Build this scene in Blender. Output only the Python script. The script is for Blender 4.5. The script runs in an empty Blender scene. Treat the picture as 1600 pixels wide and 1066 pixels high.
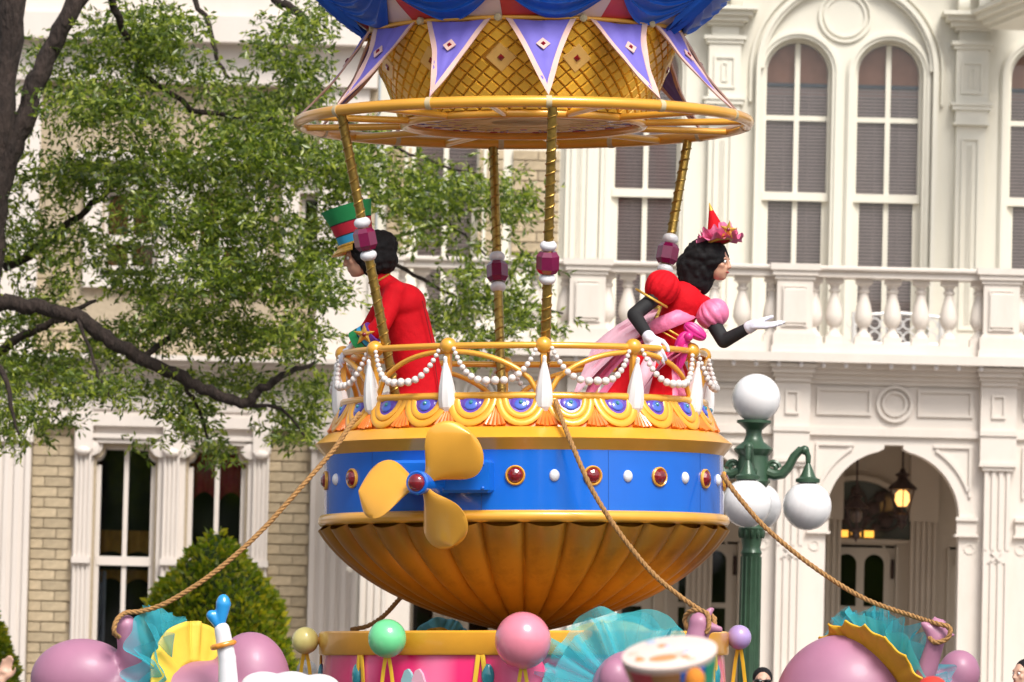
import bpy, bmesh, math, random
from mathutils import Vector, Matrix, Euler
import numpy as np
random.seed(7); np.random.seed(7)
sc = bpy.context.scene
COL = sc.collection
pi = math.pi
sin, cos, radians = math.sin, math.cos, math.radians

# ------------------------------------------------------------------ camera, sky, sun, exposure
FPX = 8889.0                      # focal length in photo pixels (200 mm on 36 mm, 1600 px)
HORIZON = 1037.0
PITCH = math.atan((HORIZON - 533) / FPX)
ROLL = radians(1.4)
CAM = Vector((0, 0, 1.6))
cam_d = bpy.data.cameras.new('camera'); cam = bpy.data.objects.new('camera', cam_d); COL.objects.link(cam)
cam_d.lens = 200; cam_d.sensor_width = 36; cam_d.clip_end = 2000; cam_d.clip_start = 0.5
C_LEVEL = Matrix.Translation(CAM) @ Matrix.Rotation(pi / 2 + PITCH, 4, 'X')
cam.matrix_world = C_LEVEL @ Matrix.Rotation(ROLL, 4, 'Z')
FLOAT_TILT = cam.matrix_world @ C_LEVEL.inverted()     # the float leans with the camber of the street
sc.camera = cam
FD = 44.44                        # distance of the float's axis
cam_d.dof.use_dof = True; cam_d.dof.focus_distance = FD - 1.0; cam_d.dof.aperture_fstop = 2.8

SUN_EL, SUN_AZ = radians(50), radians(24)              # azimuth from "behind the camera" towards the right
wd = bpy.data.worlds.new('World'); sc.world = wd; wd.use_nodes = True
nt = wd.node_tree; nt.nodes.clear()
sky = nt.nodes.new('ShaderNodeTexSky'); sky.sky_type = 'NISHITA'; sky.sun_disc = False
sky.sun_elevation = SUN_EL; sky.sun_rotation = pi - SUN_AZ
sky.air_density = 1.0; sky.dust_density = 4.0; sky.ozone_density = 1.0
hs = nt.nodes.new('ShaderNodeHueSaturation'); hs.inputs['Saturation'].default_value = 0.35
bg = nt.nodes.new('ShaderNodeBackground'); bg.inputs['Strength'].default_value = 0.13
wo = nt.nodes.new('ShaderNodeOutputWorld')
nt.links.new(sky.outputs[0], hs.inputs['Color']); nt.links.new(hs.outputs[0], bg.inputs['Color']); nt.links.new(bg.outputs[0], wo.inputs[0])
sl = bpy.data.lights.new('sun', 'SUN'); sun = bpy.data.objects.new('sun', sl); COL.objects.link(sun)
sl.energy = 2.3; sl.angle = radians(20); sl.color = (1, 0.95, 0.87)
sdir = Vector((sin(SUN_AZ) * cos(SUN_EL), -cos(SUN_AZ) * cos(SUN_EL), sin(SUN_EL)))
sun.rotation_euler = sdir.to_track_quat('Z', 'Y').to_euler(); sun.location = (10, -10, 40)
sc.view_settings.view_transform = 'Standard'; sc.view_settings.look = 'None'
sc.view_settings.gamma = 1; sc.view_settings.use_curve_mapping = False
sc.view_settings.exposure = 0.50
sc.render.engine = 'CYCLES'
try:
    sc.cycles.use_denoising = True
except Exception:
    pass
sc.cycles.max_bounces = 6; sc.cycles.transparent_max_bounces = 16

# ------------------------------------------------------------------ from photo pixels to places
def ray(px, py):
    xv = (px - 800) / FPX; yv = (533 - py) / FPX
    return Vector((xv, cos(PITCH) - yv * sin(PITCH), sin(PITCH) + yv * cos(PITCH)))
def at(px, py, Y):                 # point at distance Y seen at this pixel (level frame)
    d = ray(px, py); return CAM + d * (Y / d.y)
def deskew(px, py):                # undo the camera's roll
    a, b = px - 800, py - 533
    return 800 + a * cos(ROLL) + b * sin(ROLL), 533 - a * sin(ROLL) + b * cos(ROLL)
def raw(px, py, Y): return at(*deskew(px, py), Y)
def XX(xp, Y): return (xp - 800) / FPX * Y / cos(PITCH)
def ZZ(yp, Y): return 1.6 + Y * math.tan(PITCH + math.atan((533 - yp) / FPX))
def SC(Y): return Y / (FPX * cos(PITCH))          # metres per pixel
def zf(py): return ZZ(py, FD)
FX = (818.5 - 800) / FPX * FD
PXM = 1 / 200.0

# ------------------------------------------------------------------ materials
MATS = {}
def mat(name, col, rough=.5, metal=0, var=.1, scale=6, bump=0, bscale=60, coat=0, spec=.5, rnd=0, emit=None, dirt=None, sheen=0, trans=0, stretch=None, bdist=.01):
    if name in MATS: return MATS[name]
    m = bpy.data.materials.new(name); m.use_nodes = True; t = m.node_tree; N = t.nodes; L = t.links
    b = N['Principled BSDF']
    b.inputs['Roughness'].default_value = rough; b.inputs['Metallic'].default_value = metal
    b.inputs['Specular IOR Level'].default_value = spec
    if coat: b.inputs['Coat Weight'].default_value = coat; b.inputs['Coat Roughness'].default_value = .08
    if sheen: b.inputs['Sheen Weight'].default_value = sheen
    if trans: b.inputs['Transmission Weight'].default_value = trans
    tc = N.new('ShaderNodeTexCoord'); vec = tc.outputs['Object']
    if stretch:
        mp = N.new('ShaderNodeMapping'); mp.inputs['Scale'].default_value = stretch; L.new(vec, mp.inputs[0]); vec = mp.outputs[0]
    n = N.new('ShaderNodeTexNoise'); n.inputs['Scale'].default_value = scale; n.inputs['Detail'].default_value = 5; L.new(vec, n.inputs['Vector'])
    mr = N.new('ShaderNodeMapRange'); mr.inputs['From Min'].default_value = .3; mr.inputs['From Max'].default_value = .7
    mr.inputs['To Min'].default_value = 1 - var; mr.inputs['To Max'].default_value = 1 + var; L.new(n.outputs['Fac'], mr.inputs['Value'])
    val = mr.outputs[0]
    if rnd:
        oi = N.new('ShaderNodeObjectInfo'); r2 = N.new('ShaderNodeMapRange'); r2.inputs['To Min'].default_value = 1 - rnd; r2.inputs['To Max'].default_value = 1 + rnd
        L.new(oi.outputs['Random'], r2.inputs['Value'])
        mu = N.new('ShaderNodeMath'); mu.operation = 'MULTIPLY'; L.new(val, mu.inputs[0]); L.new(r2.outputs[0], mu.inputs[1]); val = mu.outputs[0]
    mx = N.new('ShaderNodeVectorMath'); mx.operation = 'SCALE'; mx.inputs[0].default_value = col[:3]; L.new(val, mx.inputs['Scale'])
    out = mx.outputs[0]
    if dirt:
        n2 = N.new('ShaderNodeTexNoise'); n2.inputs['Scale'].default_value = dirt[1]; n2.inputs['Detail'].default_value = 8; n2.inputs['Roughness'].default_value = .65; L.new(vec, n2.inputs['Vector'])
        cr = N.new('ShaderNodeMapRange'); cr.inputs['From Min'].default_value = .5; cr.inputs['From Max'].default_value = .75; cr.inputs['To Max'].default_value = dirt[2]; L.new(n2.outputs['Fac'], cr.inputs['Value'])
        mm = N.new('ShaderNodeMix'); mm.data_type = 'RGBA'; L.new(cr.outputs[0], mm.inputs['Factor']); L.new(out, mm.inputs['A']); mm.inputs['B'].default_value = (*dirt[0], 1); out = mm.outputs['Result']
    L.new(out, b.inputs['Base Color'])
    if bump:
        n3 = N.new('ShaderNodeTexNoise'); n3.inputs['Scale'].default_value = bscale; n3.inputs['Detail'].default_value = 4; L.new(vec, n3.inputs['Vector'])
        bp = N.new('ShaderNodeBump'); bp.inputs['Strength'].default_value = bump; bp.inputs['Distance'].default_value = bdist; L.new(n3.outputs['Fac'], bp.inputs['Height']); L.new(bp.outputs[0], b.inputs['Normal'])
    if emit:
        b.inputs['Emission Color'].default_value = (*emit[0], 1); b.inputs['Emission Strength'].default_value = emit[1]
    MATS[name] = m; return m

GOLD = mat('gold paint', (.80, .375, .030), .30, .12, .07, 4, .03, 90, coat=.35)
GOLDS = mat('gold satin', (.80, .385, .042), .28, .15, .07, 3, .03, 120, coat=.55)
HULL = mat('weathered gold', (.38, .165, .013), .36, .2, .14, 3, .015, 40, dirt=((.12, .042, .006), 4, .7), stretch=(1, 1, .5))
BLUE = mat('blue enamel', (.004, .13, .62), .16, 0, .06, 3, .015, 25, coat=.6)
BLUED = mat('blue drape', (.004, .105, .56), .45, 0, .10, 6, .10, 160)
PURP = mat('purple cloth', (.155, .125, .50), .7, 0, .08, 5, .12, 130)
PURPD = mat('purple paint', (.10, .045, .36), .2, 0, .15, 10, coat=.5)
BLUEP = mat('violet blue paint', (.06, .12, .52), .2, 0, .15, 10, coat=.5)
TRIM = mat('pale pink trim', (.66, .43, .38), .7, 0, .06, 8, .1, 150)
PINKM = mat('pink enamel', (.80, .02, .17), .25, 0, .06, 3, coat=.5)
RED = mat('red stripe paint', (.56, .045, .045), .45, 0, .1, 4, .03, 50)
CREAMS = mat('cream stripe paint', (.76, .60, .56), .45, 0, .08, 4, .03, 50)
ORANGE = mat('orange paint', (.80, .19, .02), .28, 0, .15, 14, coat=.4)
RUBY = mat('ruby gem', (.20, .004, .012), .06, 0, .3, 30, coat=1)
RUBY2 = mat('magenta bead', (.17, .003, .05), .16, 0, .1, 14, coat=.8)
TEALG = mat('teal gem', (.02, .24, .30), .1, 0, .2, 20, coat=1)
WHITE = mat('white bead', (.74, .73, .76), .35, 0, .04, 20, coat=.2)
PEARL = mat('pearl', (.72, .66, .63), .25, 0, .05, 30, coat=.6)
CRYST = mat('white faceted drop', (.78, .77, .77), .35, 0, .05, 12, .1, 60, stretch=(4, 4, .6))
POLE = mat('brass pole', (.38, .24, .055), .3, .8, .25, 30, .3, 140, dirt=((.10, .06, .02), 20, .6))
ROPE = mat('tan rope', (.36, .19, .065), .85, 0, .25, 60, .5, 250)
TILE = mat('gold lattice tile', (.90, .50, .05), .28, .05, .1, 10, .03, 60, coat=.3, rnd=.10)
TILED = mat('gold diamond plate', (.82, .50, .15), .35, .05, .06, 10)
GROOVE = mat('lattice groove', (.62, .28, .025), .5, .0, .15, 10)

# building
CREAMU = mat('ivory paint upper storey', (.70, .672, .585), .55, 0, .04, 1.2, .08, 30, dirt=((.50, .44, .33), 2.2, .22), stretch=(1, 1, .35))
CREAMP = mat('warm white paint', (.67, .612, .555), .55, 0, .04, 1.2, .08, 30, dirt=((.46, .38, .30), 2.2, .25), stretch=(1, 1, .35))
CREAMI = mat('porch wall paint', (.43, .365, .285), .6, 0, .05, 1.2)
WINF = mat('white window paint', (.71, .675, .58), .5, 0, .03, 3)
WINL = mat('pinkish white window paint', (.68, .615, .565), .5, 0, .03, 3, dirt=((.48, .42, .36), 2.2, .2), stretch=(1, 1, .35))
BRICK = mat('buff brick', (.43, .345, .23), .88, 0, .16, 14, .5, 90, rnd=.11)
MORTAR = mat('mortar', (.41, .335, .24), .9, 0, .1, 20, .3, 100)
BLIND = mat('grey blind', (.74, .62, .59), .7, 0, .05, 6)
CURT = mat('brown curtain', (.52, .27, .19), .9, 0, .2, 3)
CURTO = mat('amber wood shutter', (.62, .29, .09), .6, 0, .2, 5)
HEADR = mat('blue grey head rail', (.14, .17, .21), .5)
DARKR = mat('dark interior', (.03, .028, .026), .9, 0, .3, 2)
IRON = mat('dark iron', (.05, .028, .022), .5, .3, .2, 10)
SILV = mat('white iron bench paint', (.62, .61, .60), .4, .2, .1, 10)
ROOFM = mat('roof felt', (.2, .19, .18), .9)
GREEN = mat('green lamp paint', (.034, .080, .044), .4, .1, .15, 10, .1, 50, coat=.2)
SIGNW = mat('sign white', (.55, .55, .53), .6)
BARK = mat('oak bark', (.032, .021, .017), .95, 0, .45, 14, 1.0, 30, stretch=(1, 1, .3), bdist=.06)
TOPI = mat('topiary inner', (.035, .06, .012), .95)

def glass_mat(name, tint, rough=.03, mixbase=0.0):
    m = bpy.data.materials.new(name); m.use_nodes = True; t = m.node_tree; N = t.nodes; L = t.links; N.remove(N['Principled BSDF'])
    tr = N.new('ShaderNodeBsdfTransparent'); tr.inputs[0].default_value = (*tint, 1)
    gl = N.new('ShaderNodeBsdfGlossy'); gl.inputs['Roughness'].default_value = rough
    fr = N.new('ShaderNodeFresnel'); fr.inputs[0].default_value = 1.5
    mx = N.new('ShaderNodeMixShader'); L.new(fr.outputs[0], mx.inputs[0]); L.new(tr.outputs[0], mx.inputs[1]); L.new(gl.outputs[0], mx.inputs[2])
    L.new(mx.outputs[0], N['Material Output'].inputs[0]); return m
GLASS = glass_mat('window glass', (.97, .97, .97))
GLASSD = glass_mat('dim glass', (.80, .82, .84))
GLASSA = mat('amber lit glass', (.6, .25, .03), .4, emit=((1, .45, .06), 1.2))
BULB = mat('lit lantern chimney', (.9, .5, .2), .4, emit=((1, .50, .14), 1.7))
OPAL = mat('opal globe', (.80, .79, .80), .18, 0, .01, 3, coat=.4)

def tulle(name, col, alpha):
    m = bpy.data.materials.new(name); m.use_nodes = True; t = m.node_tree; N = t.nodes; L = t.links; N.remove(N['Principled BSDF'])
    tr = N.new('ShaderNodeBsdfTransparent'); df = N.new('ShaderNodeBsdfDiffuse'); df.inputs[0].default_value = (*col, 1)
    tl = N.new('ShaderNodeBsdfTranslucent'); tl.inputs[0].default_value = (*col, 1)
    m1 = N.new('ShaderNodeMixShader'); m1.inputs[0].default_value = .45; L.new(df.outputs[0], m1.inputs[1]); L.new(tl.outputs[0], m1.inputs[2])
    lw = N.new('ShaderNodeLayerWeight'); lw.inputs[0].default_value = .35
    mr = N.new('ShaderNodeMapRange'); mr.inputs['To Min'].default_value = alpha; mr.inputs['To Max'].default_value = 1; L.new(lw.outputs['Facing'], mr.inputs[0])
    mx = N.new('ShaderNodeMixShader'); L.new(mr.outputs[0], mx.inputs[0]); L.new(tr.outputs[0], mx.inputs[1]); L.new(m1.outputs[0], mx.inputs[2])
    L.new(mx.outputs[0], N['Material Output'].inputs[0]); return m
TULLE = tulle('teal tulle', (.10, .62, .72), .34)

def leaf_mat(name, dark, light, yellow):
    m = bpy.data.materials.new(name); m.use_nodes = True; t = m.node_tree; N = t.nodes; L = t.links
    b = N['Principled BSDF']; b.inputs['Roughness'].default_value = .30; b.inputs['Specular IOR Level'].default_value = .7
    g = N.new('ShaderNodeNewGeometry'); cr = N.new('ShaderNodeValToRGB'); e = cr.color_ramp.elements
    e[0].color = (*dark, 1); e[0].position = 0; e[1].color = (*yellow, 1); e[1].position = 1
    k = e.new(.55); k.color = (*light, 1)
    L.new(g.outputs['Random Per Island'], cr.inputs[0]); L.new(cr.outputs[0], b.inputs['Base Color'])
    tl = N.new('ShaderNodeBsdfTranslucent'); sc2 = N.new('ShaderNodeVectorMath'); sc2.operation = 'MULTIPLY'; sc2.inputs[1].default_value = (1.6, 1.9, .5)
    L.new(cr.outputs[0], sc2.inputs[0]); L.new(sc2.outputs[0], tl.inputs[0])
    mx = N.new('ShaderNodeMixShader'); mx.inputs[0].default_value = .42; L.new(b.outputs[0], mx.inputs[1]); L.new(tl.outputs[0], mx.inputs[2])
    L.new(mx.outputs[0], N['Material Output'].inputs[0]); return m
LEAF = leaf_mat('oak leaf', (.032, .056, .011), (.125, .180, .028), (.40, .43, .07))
LEAFT = leaf_mat('topiary leaf', (.080, .125, .010), (.21, .26, .020), (.52, .42, .035))

# ------------------------------------------------------------------ mesh building
ORG = {}
class MB:
    def __init__(s): s.v = []; s.f = []
    def add(s, vs, fs, Mx=None):
        o = len(s.v)
        s.v += [tuple(Mx @ Vector(p)) for p in vs] if Mx is not None else [tuple(p) for p in vs]
        s.f += [tuple(i + o for i in f) for f in fs]; return s
    def bx(s, x0, x1, y0, y1, z0, z1, Mx=None, bev=0):
        if bev:
            b = bev; P = []
            def ring(z, i): return [(x0 + i, y0 + i, z), (x1 - i, y0 + i, z), (x1 - i, y1 - i, z), (x0 + i, y1 - i, z)]
            vs = ring(z0, b) + ring(z0 + b, 0) + ring(z1 - b, 0) + ring(z1, b)
            fs = [(3, 2, 1, 0), (12, 13, 14, 15)]
            for r in range(3):
                for i in range(4):
                    j = (i + 1) % 4; fs.append((r * 4 + i, r * 4 + j, r * 4 + 4 + j, r * 4 + 4 + i))
            return s.add(vs, fs, Mx)
        vs = [(x, y, z) for z in (z0, z1) for x, y in ((x0, y0), (x1, y0), (x1, y1), (x0, y1))]
        return s.add(vs, [(3, 2, 1, 0), (4, 5, 6, 7), (0, 1, 5, 4), (1, 2, 6, 5), (2, 3, 7, 6), (3, 0, 4, 7)], Mx)
    def tube(s, pts, r, n=8, closed=False, Mx=None, flat=1.0, up=None):
        P = [Vector(p) for p in pts]; k = len(P)
        R = r if isinstance(r, (list, tuple)) else [r] * k
        vs = []; ref = Vector(up) if up else None
        for i in range(k):
            a = P[(i - 1) % k] if (closed or i > 0) else P[i]; b = P[(i + 1) % k] if (closed or i < k - 1) else P[i]
            t = (b - a).normalized()
            if ref is None: ref = Vector((0, 0, 1)) if abs(t.z) < .9 else Vector((0, 1, 0))
            u = (ref - t * ref.dot(t))
            if u.length < 1e-6: u = t.orthogonal()
            u.normalize(); w = t.cross(u)
            if not up: ref = u
            for j in range(n):
                an = 2 * pi * j / n; vs.append(P[i] + (u * cos(an) * flat + w * sin(an)) * R[i])
        fs = []
        for i in range(k if closed else k - 1):
            i2 = (i + 1) % k
            for j in range(n):
                j2 = (j + 1) % n; fs.append((i * n + j, i * n + j2, i2 * n + j2, i2 * n + j))
        if not closed: fs += [tuple(range(n))[::-1], tuple((k - 1) * n + j for j in range(n))]
        return s.add(vs, fs, Mx)
    def lathe(s, prof, n=24, Mx=None, a0=0, a1=2 * pi, rot=0):
        full = abs(a1 - a0 - 2 * pi) < 1e-6; m = n if full else n + 1; vs = []
        for r, z in prof:
            for j in range(m):
                a = a0 + (a1 - a0) * j / n + rot; vs.append((r * sin(a), -r * cos(a), z))
        fs = []
        for i in range(len(prof) - 1):
            for j in range(n):
                j2 = (j + 1) % m; fs.append((i * m + j, i * m + j2, (i + 1) * m + j2, (i + 1) * m + j))
        if full:
            if prof[0][0] > 1e-6: fs.append(tuple(range(m))[::-1])
            if prof[-1][0] > 1e-6: fs.append(tuple((len(prof) - 1) * m + j for j in range(m)))
        return s.add(vs, fs, Mx)
    def ball(s, c, r, n=16, m=10, Mx=None):
        rx, ry, rz = r if isinstance(r, (tuple, list)) else (r, r, r); vs = [(0, 0, -rz)]
        for i in range(1, m):
            ph = -pi / 2 + pi * i / m
            for j in range(n):
                a = 2 * pi * j / n; vs.append((rx * cos(ph) * cos(a), ry * cos(ph) * sin(a), rz * sin(ph)))
        vs.append((0, 0, rz)); fs = []
        for j in range(n): fs.append((0, 1 + (j + 1) % n, 1 + j))
        for i in range(m - 2):
            for j in range(n):
                a = 1 + i * n + j; b = 1 + i * n + (j + 1) % n; fs.append((a, b, b + n, a + n))
        L = len(vs) - 1
        for j in range(n): fs.append((L, L - n + j, L - n + (j + 1) % n))
        T = Matrix.Translation(Vector(c)); return s.add(vs, fs, (T if Mx is None else Mx @ T))
    def prism(s, poly, y0, y1, Mx=None):            # poly in (x,z), extruded along y
        n = len(poly); vs = [(x, y0, z) for x, z in poly] + [(x, y1, z) for x, z in poly]
        fs = [tuple(range(n)), tuple(range(n, 2 * n))[::-1]] + [(j, i, i + n, j + n) for i, j in ((i, (i + 1) % n) for i in range(n))]
        return s.add(vs, fs, Mx)
    def arcbar(s, cx, cz, ri, ro, y0, y1, a0=0, a1=pi, n=24, Mx=None):
        vs = []; fs = []; full = abs(a1 - a0 - 2 * pi) < 1e-6; m = n if full else n + 1
        for i in range(m):
            a = a0 + (a1 - a0) * i / n
            for r, y in ((ri, y0), (ro, y0), (ro, y1), (ri, y1)): vs.append((cx + r * cos(a), y, cz + r * sin(a)))
        for i in range(n):
            i2 = (i + 1) % m
            for k in range(4):
                k2 = (k + 1) % 4; fs.append((i * 4 + k, i2 * 4 + k, i2 * 4 + k2, i * 4 + k2))
        if not full: fs += [(0, 1, 2, 3), (n * 4 + 3, n * 4 + 2, n * 4 + 1, n * 4)]
        return s.add(vs, fs, Mx)
    def framebox(s, x0, x1, z0, z1, w, y0, y1):      # rectangular moulding ring
        s.bx(x0, x1, y0, y1, z1 - w, z1); s.bx(x0, x1, y0, y1, z0, z0 + w); s.bx(x0, x0 + w, y0, y1, z0 + w, z1 - w); s.bx(x1 - w, x1, y0, y1, z0 + w, z1 - w); return s
    def mesh(s, name, m, smooth=35):
        me = bpy.data.meshes.new(name); me.from_pydata(s.v, [], s.f); me.update()
        bm = bmesh.new(); bm.from_mesh(me); bmesh.ops.recalc_face_normals(bm, faces=bm.faces[:]); bm.to_mesh(me); bm.free()
        if m: me.materials.append(m)
        if smooth:
            me.polygons.foreach_set('use_smooth', [True] * len(me.polygons)); me.set_sharp_from_angle(angle=radians(smooth))
        return me
    def build(s, name, m, parent=None, org=None, smooth=35):
        V = np.array(s.v)
        if org is None: org = Vector(((V.min(0) + V.max(0)) / 2).tolist())
        org = Vector(org); s.v = [tuple(p) for p in (V - np.array(org))]
        o = bpy.data.objects.new(name, s.mesh(name, m, smooth)); COL.objects.link(o)
        place(o, org, parent); return o
WM = {}
def place(o, org, parent, R=None):
    org = Vector(org); ORG[o] = org; o.parent = parent
    WM[o] = Matrix.Translation(org) @ (R.to_4x4() if R is not None else Matrix())
    o.matrix_basis = (WM[parent].inverted() if parent else Matrix()) @ WM[o]
def tag(o, label=None, cat=None, group=None, kind=None):
    if label: o['label'] = label
    if cat: o['category'] = cat
    if group: o['group'] = group
    if kind: o['kind'] = kind
    return o
def thing(name, org, label, cat, group=None):
    o = bpy.data.objects.new(name, None); COL.objects.link(o); o.empty_display_size = .2; place(o, org, None); return tag(o, label, cat, group)
def inst(src, org, parent, R=None, name=None):
    o = src.copy(); COL.objects.link(o); place(o, org, parent, R)
    return o
FLOAT_THINGS = []
def rot_frame(x, y, z):            # matrix with these columns
    return Matrix((Vector(x), Vector(y), Vector(z))).transposed()

# ------------------------------------------------------------------ ground
g = MB().bx(-300, 300, -60, 400, -.3, 0).build('street', mat('asphalt', (.07, .068, .066), .9, 0, .15, 3, .5, 80), smooth=0); tag(g, kind='structure')
g = MB().bx(-60, 60, 54, 90, -.1, .13).build('pavement', mat('pavement concrete', (.42, .36, .32), .9, 0, .1, 2, .3, 60), smooth=0); tag(g, kind='structure')

# ------------------------------------------------------------------ facade helpers
def wall_open(mb, x0, x1, y0, y1, z0, z1, ops):
    """wall with openings; each (xa, xb, zbottom, top[(x,z)...] left to right)"""
    x = x0
    for xa, xb, zb, top in sorted(ops, key=lambda o: o[0]):
        if xa > x: mb.bx(x, xa, y0, y1, z0, z1)
        if zb > z0 + 1e-4: mb.bx(xa, xb, y0, y1, z0, zb)
        n = len(top); vs = []
        for px, pz in top: vs += [(px, y0, pz), (px, y1, pz), (px, y0, z1), (px, y1, z1)]
        fs = []
        for i in range(n - 1):
            a, b = i * 4, i * 4 + 4
            fs += [(a, b, b + 2, a + 2), (a + 1, a + 3, b + 3, b + 1), (a, a + 1, b + 1, b), (a + 2, b + 2, b + 3, a + 3)]
        mb.add(vs, fs); x = xb
    if x < x1: mb.bx(x, x1, y0, y1, z0, z1)
    return mb
def arc_top(xa, xb, zs, n=20, rise=None):
    c = (xa + xb) / 2; r = (xb - xa) / 2; h = rise or r
    return [(c - r * cos(pi * i / n), zs + h * sin(pi * i / n)) for i in range(n + 1)]
def flat_top(xa, xb, z): return [(xa, z), (xb, z)]
def fluted(mb, x0, x1, yf, z0, z1, n=5, d=.025):
    w = (x1 - x0) / (2 * n + 1)
    for i in range(n + 1): mb.bx(x0 + 2 * i * w, x0 + (2 * i + 1) * w, yf, yf + d, z0, z1)
    mb.bx(x0, x1, yf + d, yf + d + .1, z0, z1)

# ================================================================== the ivory hall on the right (deskewed pixel coordinates below)
YP, YU = 60.0, 62.5               # porch front, upper wall and porch back wall
pX = lambda x: XX(x, YP); pZ = lambda y: ZZ(y, YP); pS = SC(YP)
uX = lambda x: XX(x, YU); uZ = lambda y: ZZ(y, YU); uS = SC(YU)
XL, XR = 565, 2050
hall = thing('porticoed_hall', (pX(1240), YP + 3, 0), 'ivory two storey hall with arched porch, balustraded balcony and tall blind covered windows', 'building')
PIL = [593, 916, 1239, 1561, 1884]
# arcade wall
mb = MB(); ops = []
for a, b in zip(PIL[:-1], PIL[1:]):
    c = (a + b) / 2
    xa, xb = pX(c - 104), pX(c + 104); zs = pZ(793)
    top = arc_top(xa, xb, zs, 28); kx = 15 * pS; cx = pX(c)
    t2 = []
    for x, z in top:
        if abs(x - cx) < kx: continue
        t2.append((x, z))
    h = len(t2) // 2
    ztop = pZ(689)
    t2 = t2[:h] + [(cx - kx, t2[h - 1][1] + .03), (cx - kx + .002, ztop + 8 * pS), (cx + kx - .002, ztop + 8 * pS), (cx + kx, t2[h][1] + .03)] + t2[h:]
    ops.append((xa, xb, 0.13, t2))
wall_open(mb, pX(XL), pX(XR), YP, YP + .3, .13, pZ(559), ops)
mb.build('arcade_wall', CREAMP, hall, smooth=30)
for a, b in zip(PIL[:-1], PIL[1:]):
    c = (a + b) / 2; z = pZ
    for s in (-1, 1):
        xa, xb = sorted((pX(c + s * 36), pX(c + s * 122)))
        MB().framebox(xa, xb, z(636), z(594), .03, YP - .03, YP).build('frieze_panel', CREAMP, hall)
        xa, xb = sorted((pX(c + s * 62), pX(c + s * 122)))
        mb = MB(); mb.bx(xa, xb, YP - .03, YP, z(684), z(680)); xo = pX(c + s * 122)
        mb.bx(*sorted((xo, xo - s * .03)), YP - .03, YP, z(760), z(684.2))
        mb.arcbar(pX(c), z(793), 122 * pS, 127 * pS, YP - .03, YP, radians(58) if s > 0 else radians(97 + 25), radians(20) if s > 0 else radians(160), 12)
        mb.build('spandrel_moulding', CREAMP, hall)
        xi, xo = pX(c + s * 100), pX(c + s * 131); x0_, x1_ = sorted((xi, xo)); mb = MB()
        mb.bx(x0_, x1_, YP - .05, YP, z(818), z(792)); mb.bx(x0_ - .01, x1_ + .01, YP - .08, YP, z(797), z(791)); mb.bx(x0_ - .02, x1_ + .02, YP - .06, YP + .28, z(822), z(818))
        mb.build('impost_block', CREAMP, hall)
    MB().arcbar(pX(c), z(617), 24 * pS, 29 * pS, YP - .045, YP, 0, 2 * pi, 28).arcbar(pX(c), z(617), 16 * pS, 20 * pS, YP - .03, YP, 0, 2 * pi, 28).build('roundel', CREAMP, hall)
# pilasters
def pilaster(c):
    z = pZ; r = MB(); w = 28 * pS; x = pX(c)
    fluted(r, x - 20 * pS, x + 20 * pS, YP - .14, z(842), z(712), 3)
    fluted(r, x - 20 * pS, x + 20 * pS, YP - .14, .35, z(862), 3)
    r.bx(x - 20 * pS, x + 20 * pS, YP - .13, YP, z(862), z(842))
    for s in (-1, 1):
        Mx = Matrix.Translation((x, YP - .135, z(852))) @ Matrix.Rotation(s * pi / 4, 4, 'Y')
        r.bx(-.07, .07, -.015 - s * .002, 0, -.014, .014, Mx)
    r.bx(x - 24 * pS, x + 24 * pS, YP - .2, YP, .13, .35)
    r.bx(x - w, x + w, YP - .16, YP, z(706), z(664)); r.bx(x - w * 1.05, x + w * 1.05, YP - .19, YP, z(712), z(706)); r.bx(x - w * .85, x + w * .85, YP - .165, YP, z(718), z(712))
    r.bx(x - w, x + w, YP - .12, YP, z(656), z(586)); r.framebox(x - 11 * pS, x + 11 * pS, z(637), z(600), .025, YP - .145, YP - .12)
    r.bx(x - w * 1.03, x + w * 1.03, YP - .18, YP, z(664), z(656))
    for i, (y1, y2, d) in enumerate(((586, 579, .16), (579, 573, .2), (573, 565, .26), (565, 559, .32))): r.bx(x - w - .02 * i, x + w + .02 * i, YP - d, YP, z(y1), z(y2))
    return r.build('pilaster', CREAMP, hall)
for c in PIL: pilaster(c)
def bracket(c, s):
    z = pZ; x = pX(c + s * 20); r = MB()
    prof = [(0, 822), (34, 822), (37, 835), (33, 850), (24, 862), (22, 878), (20, 889), (12, 893), (8, 905), (0, 912)]
    r.prism([(x + s * a * pS, z(b)) for a, b in prof], YP + .02, YP + .16)
    r.arcbar(x + s * 20 * pS, z(840), 6 * pS, 9 * pS, YP - .01, YP + .02, 0, 2 * pi, 14); r.ball((x + s * 20 * pS, YP + .02, z(840)), (.025, .02, .025), 8, 6)
    r.lathe([(0, -.07), (.05, -.05), (.05, .05), (0, .07)], 12, Matrix.Translation((x + s * 15 * pS, YP + .09, z(893))) @ Matrix.Rotation(pi / 2, 4, 'X'))
    return r.build('bracket', CREAMP, hall)
for c in PIL:
    for s in (-1, 1): bracket(c, s)
mb = MB()                                              # cornice under the balcony
for i, (y1, y2, d) in enumerate(((668, 656.5, .05), (588, 581, .04), (581, 573, .08), (573, 565, .16), (565, 557, .26))):
    mb.bx(pX(XL), pX(XR), YP - d, YP, pZ(y1), pZ(y2))
mb.bx(pX(XL) - .05, pX(XR), YP - .42, YU, pZ(557), pZ(543))
mb.build('balcony_floor', CREAMP, hall)
bu = MB().ball((0, 0, -.01), (.025, .025, .03), 8, 6).bx(-.012, .012, -.012, .012, .01, .03).build('cornice_bulb', WHITE, hall, org=(0, 0, 0)); first = True
for k in range(28):
    o = bu if first else inst(bu, (0, 0, 0), hall); first = False
    place(o, (pX(XL + 20 + k * 35), YP - .33, pZ(559.5)), hall)
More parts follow.
